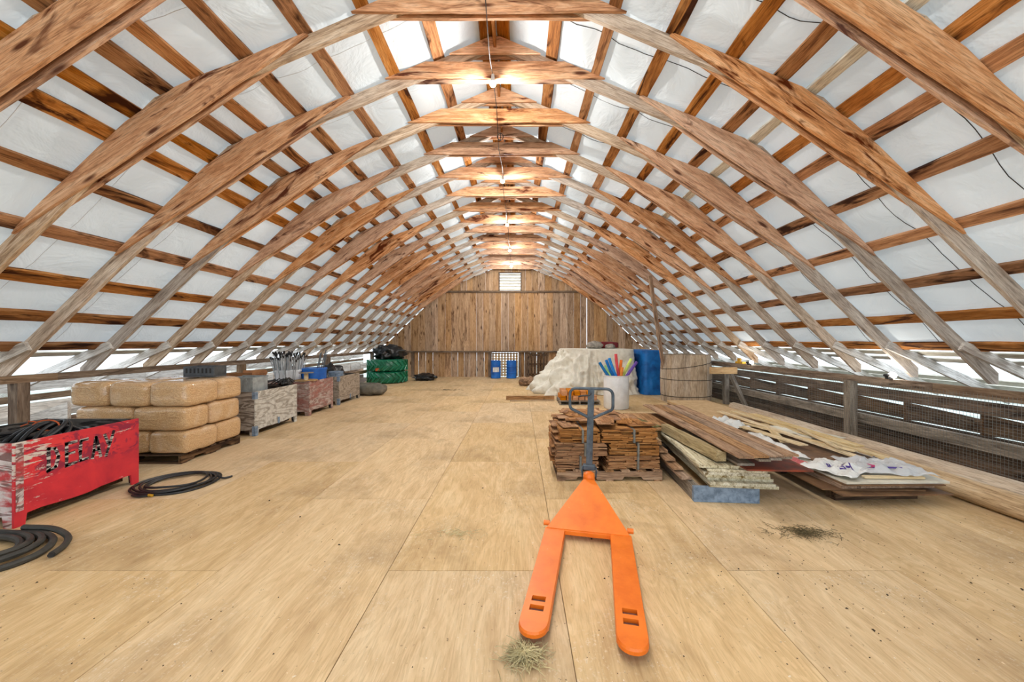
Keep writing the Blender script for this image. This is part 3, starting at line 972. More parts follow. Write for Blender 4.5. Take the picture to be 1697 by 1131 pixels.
def put_bag(x0, x1, y0, y1, z0, z1, label, seed, rz=0):
    me = bag_mesh(x1-x0, y1-y0, z1-z0+.012, seed)
    o = obj('pellet_bag', me, M_BAG, None, T((x0+x1)/2, (y0+y1)/2, (z0+z1)/2) @ RZ(rz))
    tag(o, label, 'bag', 'clear bags of wood pellets on the pallet')
    if 'silvery' in label:
        obj('film_end', blob(.05, (y1-y0)*.40, (z1-z0)*.40, 3, .12, 3, 3, False), M_FILM, o, T(-(x1-x0)/2+.01, 0, 0))
    return o
b0 = .128
zl = [b0, b0+.315, b0+.64, b0+.975]
put_bag(-4.98, -4.45, 5.0, 5.56, zl[0], zl[1], 'pellet bag in bottom layer at the near aisle corner', 1, .01)
put_bag(-4.96, -4.48, 5.56, 6.06, zl[0], zl[1], 'pellet bag in bottom layer at the far aisle corner', 2, -.02)
put_bag(-5.50, -4.98, 5.01, 5.56, zl[0], zl[1], 'pellet bag in bottom layer, second from the aisle and half hidden by red bin', 3)
put_bag(-5.98, -5.50, 5.03, 5.57, zl[0], zl[1], 'pellet bag in bottom layer near the railing, hidden behind red bin', 4)
put_bag(-5.50, -4.97, 5.57, 6.07, zl[0], zl[1], 'pellet bag in bottom layer at the back, middle', 5)
put_bag(-5.18, -4.44, 4.99, 5.40, zl[1], zl[2], 'pellet bag in middle layer at the near aisle corner, just above the red bin', 6, -.015)
put_bag(-5.97, -5.19, 5.0, 5.42, zl[1], zl[2], 'pellet bag in middle layer at the left, above the black hose coil', 7)
put_bag(-4.98, -4.46, 5.41, 6.02, zl[1], zl[2], 'pellet bag in middle layer at the far aisle side', 8, .03)
put_bag(-5.6, -5.0, 5.43, 6.03, zl[1], zl[2], 'pellet bag in middle layer at the back', 9)
put_bag(-4.95, -4.42, 4.98, 5.54, zl[2], zl[3], 'pellet bag in top layer at the near aisle corner', 10)
put_bag(-5.49, -4.96, 4.98, 5.55, zl[2], zl[3], 'pellet bag in top layer, middle of the three in front', 11, .02)
put_bag(-6.02, -5.50, 4.99, 5.56, zl[2], zl[3], 'pellet bag in top layer at the left end with silvery film end', 12, -.02)
put_bag(-4.95, -4.44, 5.55, 6.02, zl[2], zl[3]-.01, 'pellet bag in top layer at the far aisle corner', 13, -.03)
put_bag(-5.55, -4.97, 5.57, 6.04, zl[2], zl[3]-.01, 'pellet bag in top layer at the back beneath grey slotted tray', 14)

# grey slotted tray on the bags
t = empty('slotted_tray', -4.86, 5.80, zl[3]+.005, .06, label='grey slotted plastic tray lying on top of the pellet bags', cat='tray')
obj('tray_base', G().box(.44, .28, .02, T(0, 0, .01)).mesh(bevel=.004), M_STEEL, t)
for s_ in (-1, 1):
    obj('tray_side', G().box(.44, .015, .14, T(0, s_*.13, .09)).mesh(bevel=.003), M_STEEL, t)
    obj('tray_side', G().box(.015, .24, .14, T(s_*.21, 0, .09)).mesh(bevel=.003), M_STEEL, t)
for i in range(7):
    obj('tray_slot', G().box(.022, .006, .075, T(-.17+i*.057, -.1395, .095)).mesh(), M_BLACK, t)

bin2 = make_bin(-4.58, 6.5, 7.72, .77, M_PLYGREY, M_PLYDARK, 'weathered grey plywood bin with pale blue corner brackets beside the pellet bags', M_BLUEPAINT)
bin3 = make_bin(-4.62, 8.25, 9.3, .76, M_PLYPINK, M_PLYPINK, 'faded red plywood bin holding the white tub and blue tub')
bin4 = make_bin(-4.64, 9.65, 10.9, .74, M_PLYTAUPE, M_PLYTAUPE, 'taupe plywood bin with pale blue corners, farthest of the bins', M_BLUEPAINT)

def make_box(name, x, y, z, lx, ly, lz, mat, label, cat, rz=0, flaps=True):
    t = empty(name, x, y, z, rz, label=label, cat=cat)
    th = .008
    for s_ in (-1, 1):
        obj('side_wall', G().box(lx, th, lz).mesh(), mat, t, T(0, s_*(ly/2-th/2), lz/2))
        obj('side_wall', G().box(th, ly-2*th, lz).mesh(), mat, t, T(s_*(lx/2-th/2), 0, lz/2))
        if flaps:
            obj('flap', G().box(lx, .005, ly*.42).mesh(), mat, t, T(0, s_*(ly/2+ly*.10), lz+ly*.16) @ RX(-s_*radians(28)))
            obj('flap', G().box(.005, ly*.9, lx*.38).mesh(), mat, t, T(s_*(lx/2+lx*.07), 0, lz+lx*.16) @ RY(s_*radians(24)))
    obj('base_panel', G().box(lx-2*th, ly-2*th, th).mesh(), mat, t, T(0, 0, th/2))
    return t
make_box('cardboard_box', -4.88, 6.80, .145, .46, .42, .45, M_CARD, 'closed brown cardboard box under the grey crate in the grey bin', 'box', flaps=False)
make_box('cardboard_box', -5.34, 7.36, .145, .42, .5, .74, M_CARD, 'open brown cardboard box standing in the weathered grey bin', 'box', .25)
# ribbed crate
t = empty('plastic_crate', -4.93, 6.80, .605, 0, label='pale grey ribbed crate standing up in the grey bin next to the bags', cat='crate')
for s_ in (-1, 1):
    obj('crate_wall', G().box(.46, .012, .40, T(0, s_*.19, .20)).mesh(), M_GREYPL, t)
    obj('crate_wall', G().box(.012, .368, .40, T(s_*.224, 0, .20)).mesh(), M_GREYPL, t)
    for i in range(6):
        obj('rib', G().box(.012, .008, .40).mesh(), M_GREYPL, t, T(-.2+i*.08, s_*.2, .20))
    obj('rim', G().box(.48, .02, .02, T(0, s_*.20, .40)).mesh(), M_GREYPL, t)
obj('crate_floor', G().box(.44, .366, .01, T(0, 0, .006)).mesh(), M_GREYPL, t)

def strip_bundle(name, x, y, z, lx, ly, lz, n, mat, seed, label, cat):
    rr = random.Random(seed); t = empty(name, x, y, z, label=label, cat=cat)
    obj('plastic_wad', blob(lx*.5, ly*.5, lz*.7, seed, .5, 3, 3), mat, t)
    for i in range(n):
        a = rr.uniform(0, 2*pi); d = Vector((cos(a)*lx, sin(a)*ly, 0))
        p = Vector((rr.uniform(-.3, .3)*lx, rr.uniform(-.3, .3)*ly, lz*.3))
        pts = [p, p+d*.35+Vector((0, 0, lz*.5)), p+d*.7+Vector((0, 0, lz*.1)), p+d+Vector((0, 0, -lz*.35))]
        obj('loose_strip', G().tube(pts, rr.uniform(.006, .012), 4).mesh(True), mat, t)
    return t
strip_bundle('plastic_strips', -4.72, 7.55, .81, .22, .3, .11, 14, M_BLACKPL, 3, 'tangle of black plastic strips hanging over the grey bin edge', 'plastic')

# tubs and stakes in the faded red bin
def make_tub(name, x, y, z0, r, h, mat, label, cat='tub', r0=None):
    t = empty(name, x, y, z0, label=label, cat=cat)
    r0 = r*.88 if r0 is None else r0
    tw_ = obj('tub_wall', G().lathe([(r0, 0), (r, h), (r+.012, h), (r+.012, h-.03), (r, h-.03)], 28).lathe([(r0-.012, .012), (r-.008, h-.001)], 28).mesh(True), mat, t)
    obj('rim', G().tube([(r*1.0*cos(2*pi*i/28), r*sin(2*pi*i/28), h) for i in range(28)], .012, 6, True).mesh(True), mat, tw_)
    return t
make_tub('white_tub', -5.33, 8.66, .145, .255, .835, M_WHITEPL, 'round white tub full of grey stakes in the faded red bin')
make_tub('blue_tub', -4.93, 9.0, .145, .275, .86, M_BLUEDRUM, 'round blue tub standing in the faded red bin')
rr = random.Random(21)
g0 = G().tube([(0, 0, 0), (0, 0, 1)], .009, 5).mesh(True)
g1 = G().box(.03, .03, .06).mesh()
for i in range(90):
    a = rr.uniform(0, 2*pi); q = sqrt(rr.random())*.20
    bx_, by_ = q*cos(a), q*sin(a)
    h = rr.uniform(1.08, 1.26)-.02
    lean = Vector((bx_*.95+rr.uniform(-.06, .06), by_*.95+rr.uniform(-.06, .06), h))
    p0 = Vector((-5.33+bx_*.75, 8.66+by_*.75, .165))
    m = frame(p0, p0+lean, (1, .1, .02)); m.translation = p0
    q_ = Vector((0, 0, 1)).rotation_difference(lean.normalized()).to_matrix().to_4x4()
    t = obj('drip_stake', g0, M_SILVER, None, T(*p0) @ q_ @ Matrix.Diagonal((1, 1, h, 1)))
    tag(t, 'thin grey stake with black tip standing in the white tub', 'stake', 'grey stakes in the white tub')
    o = obj('stake_tip', g1, M_BLACKPL, t, T(0, 0, 1.0) @ Matrix.Diagonal((.7, .7, 1/h, 1)))
for i in range(5):
    p0 = Vector((-4.93+rr.uniform(-.1, .1), 9.0+rr.uniform(-.1, .1), .17))
    lean = Vector((.22+rr.uniform(-.04, .06), rr.uniform(-.05, .05), 1.25+rr.uniform(-.1, .1)))
    q_ = Vector((0, 0, 1)).rotation_difference(lean.normalized()).to_matrix().to_4x4()
    t = obj('metal_rod', g0, M_STEEL, None, T(*p0) @ q_ @ Matrix.Diagonal((1.3, 1.3, lean.length, 1)))
    tag(t, 'dark rod leaning out of the blue tub', 'rod', 'rods in the blue tub')
t = empty('cable_spool', -4.80, 8.44, .765, label='wooden cable spool lying on the rim of the faded red bin', cat='spool')
obj('bottom_flange', G().cyl(.235, .018, 28).mesh(), M_TANW, t)
obj('core', G().cyl(.045, .15, 14, T(0, 0, .018)).mesh(True), M_PALEW, t)
obj('top_flange', G().cyl(.15, .016, 28, T(0, 0, .168)).mesh(), M_GREYW, t)
make_tub('bucket', -4.85, 9.92, .145, .17, .70, M_BLUEPAINT, 'pale blue bucket standing in the taupe bin', 'bucket')
o = obj('black_bag', blob(.34, .4, .48, 6, .35, 2.5), M_BLACKPL, None, T(-5.25, 10.45, .52)); tag(o, 'crumpled black plastic bag piled in the taupe bin', 'bag')

# sack on the floor, tyres, black plastic
me = bag_mesh(1.25, .75, .36, 33, e=3, n=11, lump=.06)
o = obj('woven_sack', me, M_SACK, None, T(-4.75, 11.65, .165) @ RZ(-.25)); tag(o, 'grey woven sack lying on the floor past the last bin', 'sack')
def make_tyre(z, label, rot):
    t = empty('tractor_tyre', -5.30, 15.1, z, rot, label=label, cat='tyre', group='green wrapped tyres by the far left corner')
    Rm, rm = .55, .235
    prof = []
    vs = []; fs = []; n, m = 40, 12
    for i in range(n):
        a = 2*pi*i/n
        for j in range(m):
            b = 2*pi*j/m
            cr = abs(cos(b))**.6*(1 if cos(b) > 0 else -1); sr = abs(sin(b))**.6*(1 if sin(b) > 0 else -1)
            rr_ = Rm+.20*cr
            vs.append((rr_*cos(a), rr_*sin(a), rm+rm*sr))
            fs.append((i*m+j, ((i+1) % n)*m+j, ((i+1) % n)*m+(j+1) % m, i*m+(j+1) % m))
    obj('casing', mesh(vs, fs, True), M_GREENTYRE, t)
    gl = G().box(.06, .05, .30).mesh(bevel=.012)
    for i in range(22):
        for s_ in (-1, 1):
            a = 2*pi*(i+.5*(s_ > 0))/22
            obj('tread_lug', gl, M_GREENTYRE, t, RZ(a) @ T(Rm+.205, 0, rm+s_*.10) @ RX(s_*radians(48)))
    return t
make_tyre(0.0, 'lower green wrapped tractor tyre standing by the far left corner', 0)
make_tyre(.472, 'upper green wrapped tractor tyre with black plastic on it', .14)
o = obj('black_plastic', blob(.55, .5, .30, 9, .45, 2.8), M_BLACKPL, None, T(-5.25, 15.15, .945+.225)); tag(o, 'crumpled black plastic sheet heaped on the upper green tyre', 'plastic')
o = obj('black_plastic', blob(.42, .34, .16, 12, .45, 3), M_BLACKPL, None, T(-3.98, 15.9, .12)); tag(o, 'flat heap of black plastic on the floor right of the green tyres', 'plastic')
o = obj('orange_tag', G().box(.16, .01, .11).mesh(bevel=.003), M_ROPE, None, T(-5.42, 14.335, .56)); tag(o, 'small orange tag stuck on the green tyres', 'tag')

# blue drums at the far wall
def make_drum(x, y, label, lab):
    t = empty('plastic_drum', x, y, 0, label=label, cat='drum', group='blue drums at the far wall')
    r, h = .225, .78
    body = obj('drum_body', G().lathe([(.205, 0), (r, .02), (r, .25), (r+.012, .26), (r+.012, .28), (r, .29), (r, .50), (r+.012, .51), (r+.012, .53), (r, .54), (r, h-.02), (r-.02, h)], 28).mesh(True), M_BLUEDRUM, t)
    obj('drum_rim', G().tube([(.218*cos(2*pi*i/24), .218*sin(2*pi*i/24), h) for i in range(24)], .012, 6, True).mesh(True), M_BLUEDRUM, t)
    obj('bung', G().cyl(.03, .02, 12, T(.1, .05, h)).mesh(), M_BLACK, body)
    if lab:
        vs = []; n = 10
        for i in range(n+1):
            a = radians(-120+75*i/n)
            vs += [((r+.002)*cos(a), (r+.002)*sin(a), .285), ((r+.002)*cos(a), (r+.002)*sin(a), .498)]
        obj('paper_label', mesh(vs, [(2*i, 2*i+2, 2*i+3, 2*i+1) for i in range(n)]), M_LABELW, body)
make_drum(-1.04, 16.75, 'blue plastic drum with white paper label at the far wall', True)
make_drum(-.335, 16.75, 'plain blue plastic drum at the far wall, right of labelled one', False)

# ================================================================== TARP HEAP
def rounded_rect(th, hx, hy, p=5):
    c, s_ = cos(th), sin(th)
    k = (abs(c/hx)**p+abs(s_/hy)**p)**(-1/p)
    return k*c, k*s_
def drape(hx, hy, H, flare, seed, n=280, rings=44, fold=.10, left_flare=0):
    vs = []; fs = []
    off = Vector((seed*3.3, seed, 0))
    ths = [2*pi*i/n for i in range(n)]
    def rn(v): return 1-2*abs(noise.noise(v))
    def pt(th, s_):
        tx, ty = rounded_rect(th, hx, hy, 7)
        l = Vector((tx, ty)).length; dx, dy = tx/l, ty/l
        lf = max(0, -cos(th))**1.5*left_flare
        out = flare*s_**1.5 + lf*s_**1.9
        arc_ = (tx*abs(dy)+ty*abs(dx))*1.0
        # long hanging folds, then cross creases, growing toward the hem
        f1 = rn(Vector((arc_*2.2+s_*.6, s_*.9, 1))+off)*.55+rn(Vector((arc_*4.6-s_*1.5, s_*1.6, 4))+off)*.35-.45
        f2 = rn(Vector((tx*2.6+s_*2.2, ty*2.6-s_*2, s_*2.4))+off)*.5+rn(Vector((tx*7, ty*7, s_*7))+off)*.28-.4
        out += fold*(f1*s_**.7+f2*s_**1.2)*(1+1.1*max(0, -cos(th))*(left_flare > 0))
        zz = H*(1-s_**(1.15+.5*(left_flare > 0)*max(0, -cos(th))))
        zz += f2*.13*s_*(1-s_)*2*(1+1.4*(left_flare > 0)*max(0, -cos(th)))
        if s_ > .9: zz += .05*max(0, f1)*(1-s_)*8
        return (tx+dx*out, ty+dy*out, max(.006, zz))
    for j in range(rings+1):
        s_ = j/rings
        for th in ths: vs.append(pt(th, s_))
    for j in range(rings):
        for i in range(n):
            fs.append((j*n+i, j*n+(i+1) % n, (j+1)*n+(i+1) % n, (j+1)*n+i))
    prev = list(range(n)); q = 8
    for k in range(1, q):
        f = 1-k/q; cur = []
        for i, th in enumerate(ths):
            x, y, z = vs[i]
            z2 = H+noise.noise(Vector((x*f*1.5, y*f*1.5, 7))+off)*.03*(1-f*.5)
            vs.append((x*f, y*f, z2)); cur.append(len(vs)-1)
        for i in range(n): fs.append((prev[i], prev[(i+1) % n], cur[(i+1) % n], cur[i]))
        prev = cur
    vs.append((0, 0, H)); c = len(vs)-1
    for i in range(n): fs.append((prev[i], prev[(i+1) % n], c))
    return mesh(vs, fs, True)
t = obj('covered_heap', drape(1.10, .95, 1.40, .06, 4, left_flare=.85, fold=.30), M_TARP, None, T(2.54, 12.55, 0))
tag(t, 'long heap under a crumpled pale canvas tarp', 'tarp')
t = obj('blue_tarp', drape(.31, .93, 1.37, .05, 9, n=140, fold=.035), M_BLUETARP, None, T(4.13, 12.45, 0))
tag(t, 'bright blue tarp hanging over the right end of the covered heap', 'tarp')
o = obj('stone_block', blob(.26, .2, .14, 3, .3, 2.5, 3), M_STONE, None, T(2.55, 12.6, 1.40+.105)); tag(o, 'pale mottled stone on top of the tarp heap', 'stone')
o = obj('stone_block', blob(.16, .14, .09, 5, .3, 2.5, 3), M_STONE, None, T(3.05, 12.5, 1.40+.07)); tag(o, 'small pale stone on the tarp heap in front of red cushion', 'stone')
o = obj('red_cushion', bag_mesh(.95, .5, .22, 5), M_REDCLOTH, None, T(2.95, 13.05, 1.40+.125)); tag(o, 'dark red cushion on top of the tarp heap', 'cushion')
rr = random.Random(8)
for i in range(0): pass
o = obj('scrap_heap', blob(.28, .3, .18, 15, .5, 3.5, 3), M_BROWNB, None, T(.30, 14.0, .13)); tag(o, 'small brown scrap heap at the left foot of the tarp', 'scrap')

# ================================================================== WOODEN BARREL
t = empty('wooden_barrel', 4.64, 10.42, 0, label='large grey wooden stave barrel with wire hoops on the right', cat='barrel')
NS, H = 26, 1.28
def brad(z): return .63+.035*sin(pi*min(1, z/H*.9+.1))
def stave_mesh():
    vs = []; fs = []; w = 2*pi/NS*.985
    nz = 6
    for j in range(nz+1):
        z = H*j/nz; r = brad(z)
        for (a, dr) in ((-w/2, 0), (w/2, 0), (w/2, -.03), (-w/2, -.03)):
            vs.append((z, (r+dr)*sin(a), (r+dr)*cos(a)))
    for j in range(nz):
        for k in range(4): fs.append((4*j+k, 4*j+(k+1) % 4, 4*j+4+(k+1) % 4, 4*j+4+k))
    fs.append((0, 1, 2, 3)); fs.append((4*nz+3, 4*nz+2, 4*nz+1, 4*nz))
    return mesh(vs, fs)
sm = stave_mesh()
SW = Matrix(((0, 0, 1, 0), (0, 1, 0, 0), (1, 0, 0, 0), (0, 0, 0, 1))) @ Matrix.Diagonal((1, -1, 1, 1))
for i in range(NS):
    obj('stave', sm, M_BARREL, t, RZ(2*pi*i/NS) @ SW @ T(R.uniform(-.008, .008)+.01, 0, 0))
for (z, tl) in ((.18, .015), (.62, 0), (1.0, .11)):
    r = brad(z)+.006
    obj('hoop', G().tube([(r*cos(2*pi*i/40), r*sin(2*pi*i/40), z+tl*cos(2*pi*i/40)) for i in range(40)], .008, 5, True).mesh(True), M_HOOP, t)
obj('barrel_floor', G().cyl(.60, .03, 26, T(0, 0, .05)).mesh(), M_GREYW, t)
pl = board('leaning_pole', (3.40, 9.72, 3.36), (4.22, 10.62, .10), .085, .06, M_BROWNB, None, up=(0, 1, 0), n=6, amp=.004); tag(pl, 'brown plank leaning from inside the barrel up to the right rafters', 'plank')

# ================================================================== WHITE DRUM WITH FOAM NOODLES
NX, NY = 2.41, 9.27
t = empty('white_drum', NX, NY, 0, label='open white plastic drum holding coloured foam noodles', cat='drum')
obj('drum_wall', G().lathe([(.285, 0), (.305, .025), (.305, .74), (.295, .76), (.298, .80), (.286, .80), (.283, .76), (.29, .74), (.29, .03), (.0005, .03)], 36).mesh(True), M_WHITEPL, t)
obj('rim', G().tube([(.298*cos(2*pi*i/36), .298*sin(2*pi*i/36), .805) for i in range(36)], .011, 6, True).mesh(True), M_WHITEPL, t)
def noodle(tipx, tipy, bx_, rgb, label, r=.036, dy=0):
    Y = NY+dy
    tx, tz = (tipx-CX)/FPX*Y, CAMZ-(tipy-CY)/FPX*Y
    cx_ = (bx_-CX)/FPX*Y
    p1 = Vector((tx, Y, tz)); pm = Vector((cx_, Y, .80))
    d = (p1-pm)
    p0 = pm-d*(.70/d.z)*.93
    p0.x = max(NX-.2, min(NX+.2, p0.x)); p0.z = max(.07, p0.z)
    m = plain('foam_'+label.split()[0], rgb, .8, spots=tuple(int(c*.9) for c in rgb), scale=6)
    pts = [p0+(p1-p0)*(i/8)+Vector((.012*sin(i*.7), .0, 0)) for i in range(9)]
    o = obj('foam_noodle', G().tube(pts, r, 12).mesh(True), m); tag(o, label+' in the white drum', 'pool noodle', 'foam noodles in the white drum')
noodle(994, 601, 1010, (20, 112, 176), 'teal blue foam noodle leaning farthest left', dy=-.08)
noodle(1003, 606, 1014, (168, 226, 150), 'pale green foam noodle low at the left', .026, dy=.02)
noodle(1005, 597, 1017, (24, 122, 206), 'blue foam noodle left of the red one', dy=.10)
noodle(1010, 594, 1022, (36, 136, 220), 'bright blue foam noodle next to the red one', dy=-.12)
noodle(1021, 587, 1025, (236, 86, 92), 'red foam noodle standing tallest', dy=.06)
noodle(1030, 597, 1028, (246, 130, 46), 'orange foam noodle right of the red one', dy=.14)
noodle(1032, 609, 1030, (240, 144, 60), 'short orange foam noodle', dy=-.06)
noodle(1047, 595, 1033, (212, 232, 120), 'yellow green foam noodle leaning right', dy=.05)
noodle(1056, 600, 1036, (110, 78, 168), 'purple foam noodle leaning farthest right', dy=-.05)

# ================================================================== SMALL BLOCK PALLET and 2x4
make_pallet('wooden_pallet', 1.05, 9.65, 1.05, .8, 'small wooden pallet carrying cut wood blocks in front of the tarp', M_GREYW, h=.11)
bl = G().box(.14, .30, .12).mesh(bevel=.006)
bi = 0
for lay in range(2):
    for i in range(6 if lay == 0 else 5):
        for j in range(2):
            o = obj('wood_block', bl, M_BRICKW, None, T(1.15+i*.16+.04*lay+R.uniform(-.006, .006), 9.86+j*.36, .112+.061+lay*.123) @ RZ(R.uniform(-.04, .04)))
            tag(o, ('upper' if lay else 'lower')+' layer '+('front' if j == 0 else 'rear')+' cut wood block, '+ORD[i]+' from the left on the small pallet', 'wood block', 'cut wood blocks on the small pallet')
b_ = board('timber_stud', (-.36, 10.55, .055), (1.0, 10.62, .055), .09, .10, M_BROWNB); tag(b_, 'brown timber stud on the floor left of the small block pallet', 'lumber')
b_ = board('timber_stud', (-.25, 10.3, .012), (.98, 10.36, .012), .09, .02, M_TANW); tag(b_, 'thin pale lath on the floor in front of timber stud', 'lumber')

# ================================================================== SHINGLE PALLET
SX0, SX1, SY0 = .45, 1.69, 4.41
make_pallet('wooden_pallet', (SX0+SX1)/2-.525, SY0+.525-(SX1-SX0)/2, 1.05, SX1-SX0, 'wooden pallet under the cedar shingle bundles', M_BROWNB, rz=pi/2, h=.125)
def bundle_mesh(w, d, h, seed):
    rr = random.Random(seed); g = G()
    n = 10
    for j in range(n):
        z = h*(j+.5)/n
        x = -w/2+rr.uniform(0, .03)
        while x < w/2-.03:
            ww = min(rr.uniform(.07, .26), w/2-x)
            rec = rr.uniform(0, .018) if rr.random() < .8 else rr.uniform(.02, .07)
            dd = d-rec-rr.uniform(0, .02)
            g.box(ww-rr.uniform(.002, .006), dd, h/n*rr.uniform(.84, .99), T(x+ww/2, -d/2+rec+dd/2, z) @ RX(rr.uniform(-.008, .008)) @ RY(rr.uniform(-.012, .012)))
            x += ww
    return g.mesh()
zb = .127
bn = 0
rowname = {0: 'front', 1: 'rear'}
laynm = ['bottom', 'middle', 'top']
for lay in range(3):
    splits = [(-.04, .57), (.59, 1.25)] if lay != 1 else [(-.03, .60), (.62, 1.22)]
    if lay == 0: splits = [(-.02, .50), (.60, 1.23)]
    if lay == 2: splits = [(.02, .52), (.53, 1.20)]
    for row in range(2):
        for q, (a, b) in enumerate(splits):
            w = b-a; d = .47
            t = empty('shingle_bundle', SX0+(a+b)/2, SY0+.27+row*.52, zb+lay*.158, R.uniform(-.015, .015),
                      label=f'cedar shingle bundle, {laynm[lay]} layer {rowname[row]} {"left" if q == 0 else "right"} on the pallet', cat='shingle bundle', group='cedar shingle bundles')
            o = obj('shingle_courses', bundle_mesh(w, d, .154, lay*10+row*3+q), M_SHINGLE, t); o['kind'] = 'stuff'
            obj('strap', G().box(.022, d+.034, .157, T(w*.08, 0, .0785)).mesh(), M_WIRE, t)
# loose shingles on the top
rr = random.Random(31)
zt = zb+3*.158+.004
for i in range(34):
    L_ = rr.uniform(.30, .45); w = rr.uniform(.08, .2)
    x = SX0+rr.uniform(.12, 1.06); y = SY0+rr.uniform(.2, .92); lv = i//9
    if lv > 1: x = SX0+rr.uniform(.08, .75); 
    o = obj('cedar_shingle', G().box(L_, w, .011).mesh(), M_SHINGLE, None, T(x, y, zt+.012+lv*.017+(i % 9)*.0018) @ RZ(rr.choice([rr.uniform(-.25, .25), pi/2+rr.uniform(-.3, .3)])) @ RX(rr.uniform(-.02, .02)))
    tag(o, 'loose cedar shingle lying on top of the shingle bundles', 'shingle', 'loose shingles on the bundles')
for i in range(8):
    o = obj('cedar_shingle', G().box(.34, rr.uniform(.08, .16), .011).mesh(), M_SHINGLE, None, T(SX0+.01+rr.uniform(-.03, .03), SY0+.3+rr.uniform(-.12, .35), .20+.055*i) @ RZ(pi/2+rr.uniform(-.1, .1)) @ RX(radians(rr.uniform(-6, 6))))
    tag(o, 'cedar shingle sticking out of the left side of the shingle stack', 'shingle', 'shingles sticking out on the left')

# ================================================================== LUMBER PILE
# skid with pale blue front board
t = empty('timber_skid', 2.12, 3.84, 0, -radians(4), label='timber skid with pale blue front board under the white-edged planks', cat='skid')
obj('front_board', G().box(.65, .05, .155).mesh(bevel=.003), M_BLUEPAINT, t, T(0, .0, .0785))
for s_ in (-1, 1):
    obj('runner', G().box(1.9, .07, .15).mesh(), M_GREYW, t, T(s_*.285, .98, .076) @ RZ(pi/2))
obj('cross_bar', G().box(.5, .09, .14).mesh(), M_GREYW, t, T(0, 1.75, .071))
rr = random.Random(44)
z = .160
DIR = radians(6)
for i in range(7):
    th = .030
    L_ = rr.uniform(2.2, 2.45); w = .66+rr.uniform(-.03, .03)-.012*i
    cxp = 2.20+rr.uniform(-.015, .015)+.07-.017*i; y0 = 3.80+rr.uniform(-.03, .03)-.02*(i == 1)
    z += .0025
    m = T(cxp+sin(DIR)*L_/2, y0+cos(DIR)*L_/2, z+th/2) @ RZ(pi/2-DIR)
    o = obj('siding_plank', wobble_box(L_, w, th, 12, .008, i*3.3), M_WHITEEDGE, None, m)
    tag(o, f'old white-edged siding plank, {ORD[i]} from the bottom of the stack on the skid', 'plank', 'white-edged planks on the skid')
    z += th
ztop = z
# brown planks fanning out on the left of the stack
for i in range(5):
    L_ = rr.uniform(1.7, 2.2)
    x0 = 1.80-.02*i; y0 = 4.02+.16*i
    zz = .162+.05*i
    o = board('old_plank', (x0, y0, zz+.012), (x0+.06, y0+L_, zz+.012), .11, .026, M_BROWNB, None, n=6, amp=.006)
    tag(o, f'weathered brown plank on the left flank of the white-edged stack, {ORD[i]} from the bottom', 'plank', 'brown planks on the left flank')
# red edged panel
o = obj('panel_board', G().box(1.1, .62, .016).mesh(), M_REDEDGE, None, T(2.55, 4.16, ztop+.012) @ RZ(pi/2-.05)); tag(o, 'thin panel with red brown edge on top of the white-edged planks', 'panel')
zp = ztop+.022
o = board('square_timber', (2.085, 3.86, zp+.052), (2.0, 5.15, zp+.052),   .10, .10, M_TIMBER, None, n=10, amp=.006); tag(o, 'thick square old timber lying along the left of the brown boards', 'timber')
o = board('mossy_plank', (1.93, 5.25, zp+.03), (1.66, 6.15, zp+.03), .16, .035, M_MOSS, None, n=6, amp=.006); tag(o, 'green mossy plank end sticking out behind the shingle stack', 'plank')
o = board('old_plank', (2.02, 5.18, zp+.016), (2.05, 6.3, zp+.016), .6, .025, M_BROWNB, None, n=5, amp=.006); tag(o, 'wide brown plank under the rear of the mossy plank', 'plank')
for i in range(3):
    o = board('grey_plank', (2.26+.10*i, 3.72+.2*i, zp+.014+.026*i), (2.30+.12*i, 6.1+.1*i, zp+.014+.026*i), .17, .024, M_GREYW, None, n=7, amp=.006)
    tag(o, f'thin grey plank under the brown boards, {ORD[i]} from the bottom', 'plank', 'grey planks under the brown boards')
o = obj('spacer_block', G().box(.2, .12, .07).mesh(bevel=.003), M_GREYW, None, T(2.52, 3.95, zp+.105) @ RZ(.2)); tag(o, 'short grey spacer block under the front of the brown boards', 'block')
zq = zp+.145
for i in range(4):
    x0 = 2.14+i*.156; x1 = 2.21+i*.164
    o = board('brown_board', (x0, 3.52+.02*i, zq), (x1, 6.45-.03*i, zq+.0), .143, .02, M_BROWNB, None, n=12, amp=.003)
    tag(o, f'long brown board on top of the lumber pile, {ORD[i]} from the left', 'board', 'brown boards on top of the pile')
for i in range(3):
    o = board('grey_plank', (2.34+i*.13, 3.56+.04*i, zq-.040), (2.44+i*.13, 5.5, zq-.040), .12, .024, M_GREYW, None, n=7, amp=.005)
    tag(o, f'grey plank right beneath the long brown boards, {ORD[i]} from the left', 'plank', 'grey planks right beneath the brown boards')

# sheets behind
zz = .012
for i in range(3):
    o = obj('support_batten', G().box(1.1, .09, .09).mesh(), M_GREYW, None, T(3.9, 6.5+i*.85, .047)); tag(o, f'grey support batten under the pale sheets, {ORD[i]} from the front', 'batten', 'battens under the pale sheets')
zz = .094
for i in range(8):
    th = .02 if i < 6 else .03
    big = i < 4
    L_ = 2.44; w = 1.22 if big else .92
    mt = M_PARTICLE if i in (3, 7) else (M_HARD if i % 2 else M_PARTICLE)
    cxs = 3.86+R.uniform(-.01, .01) if big else 3.90+R.uniform(-.01, .01)
    o = obj('sheet_board', G().box(L_, w, th).mesh(), mt, None, T(cxs, (7.1 if big else 7.42)+R.uniform(-.015, .015), zz+th/2) @ RZ(pi/2+(-.015 if big else .01)))
    tag(o, f'pale particle board sheet lying flat in front of the barrel, {ORD[i]} from the bottom', 'sheet', 'flat sheets in front of the barrel')
    zz += th+.002

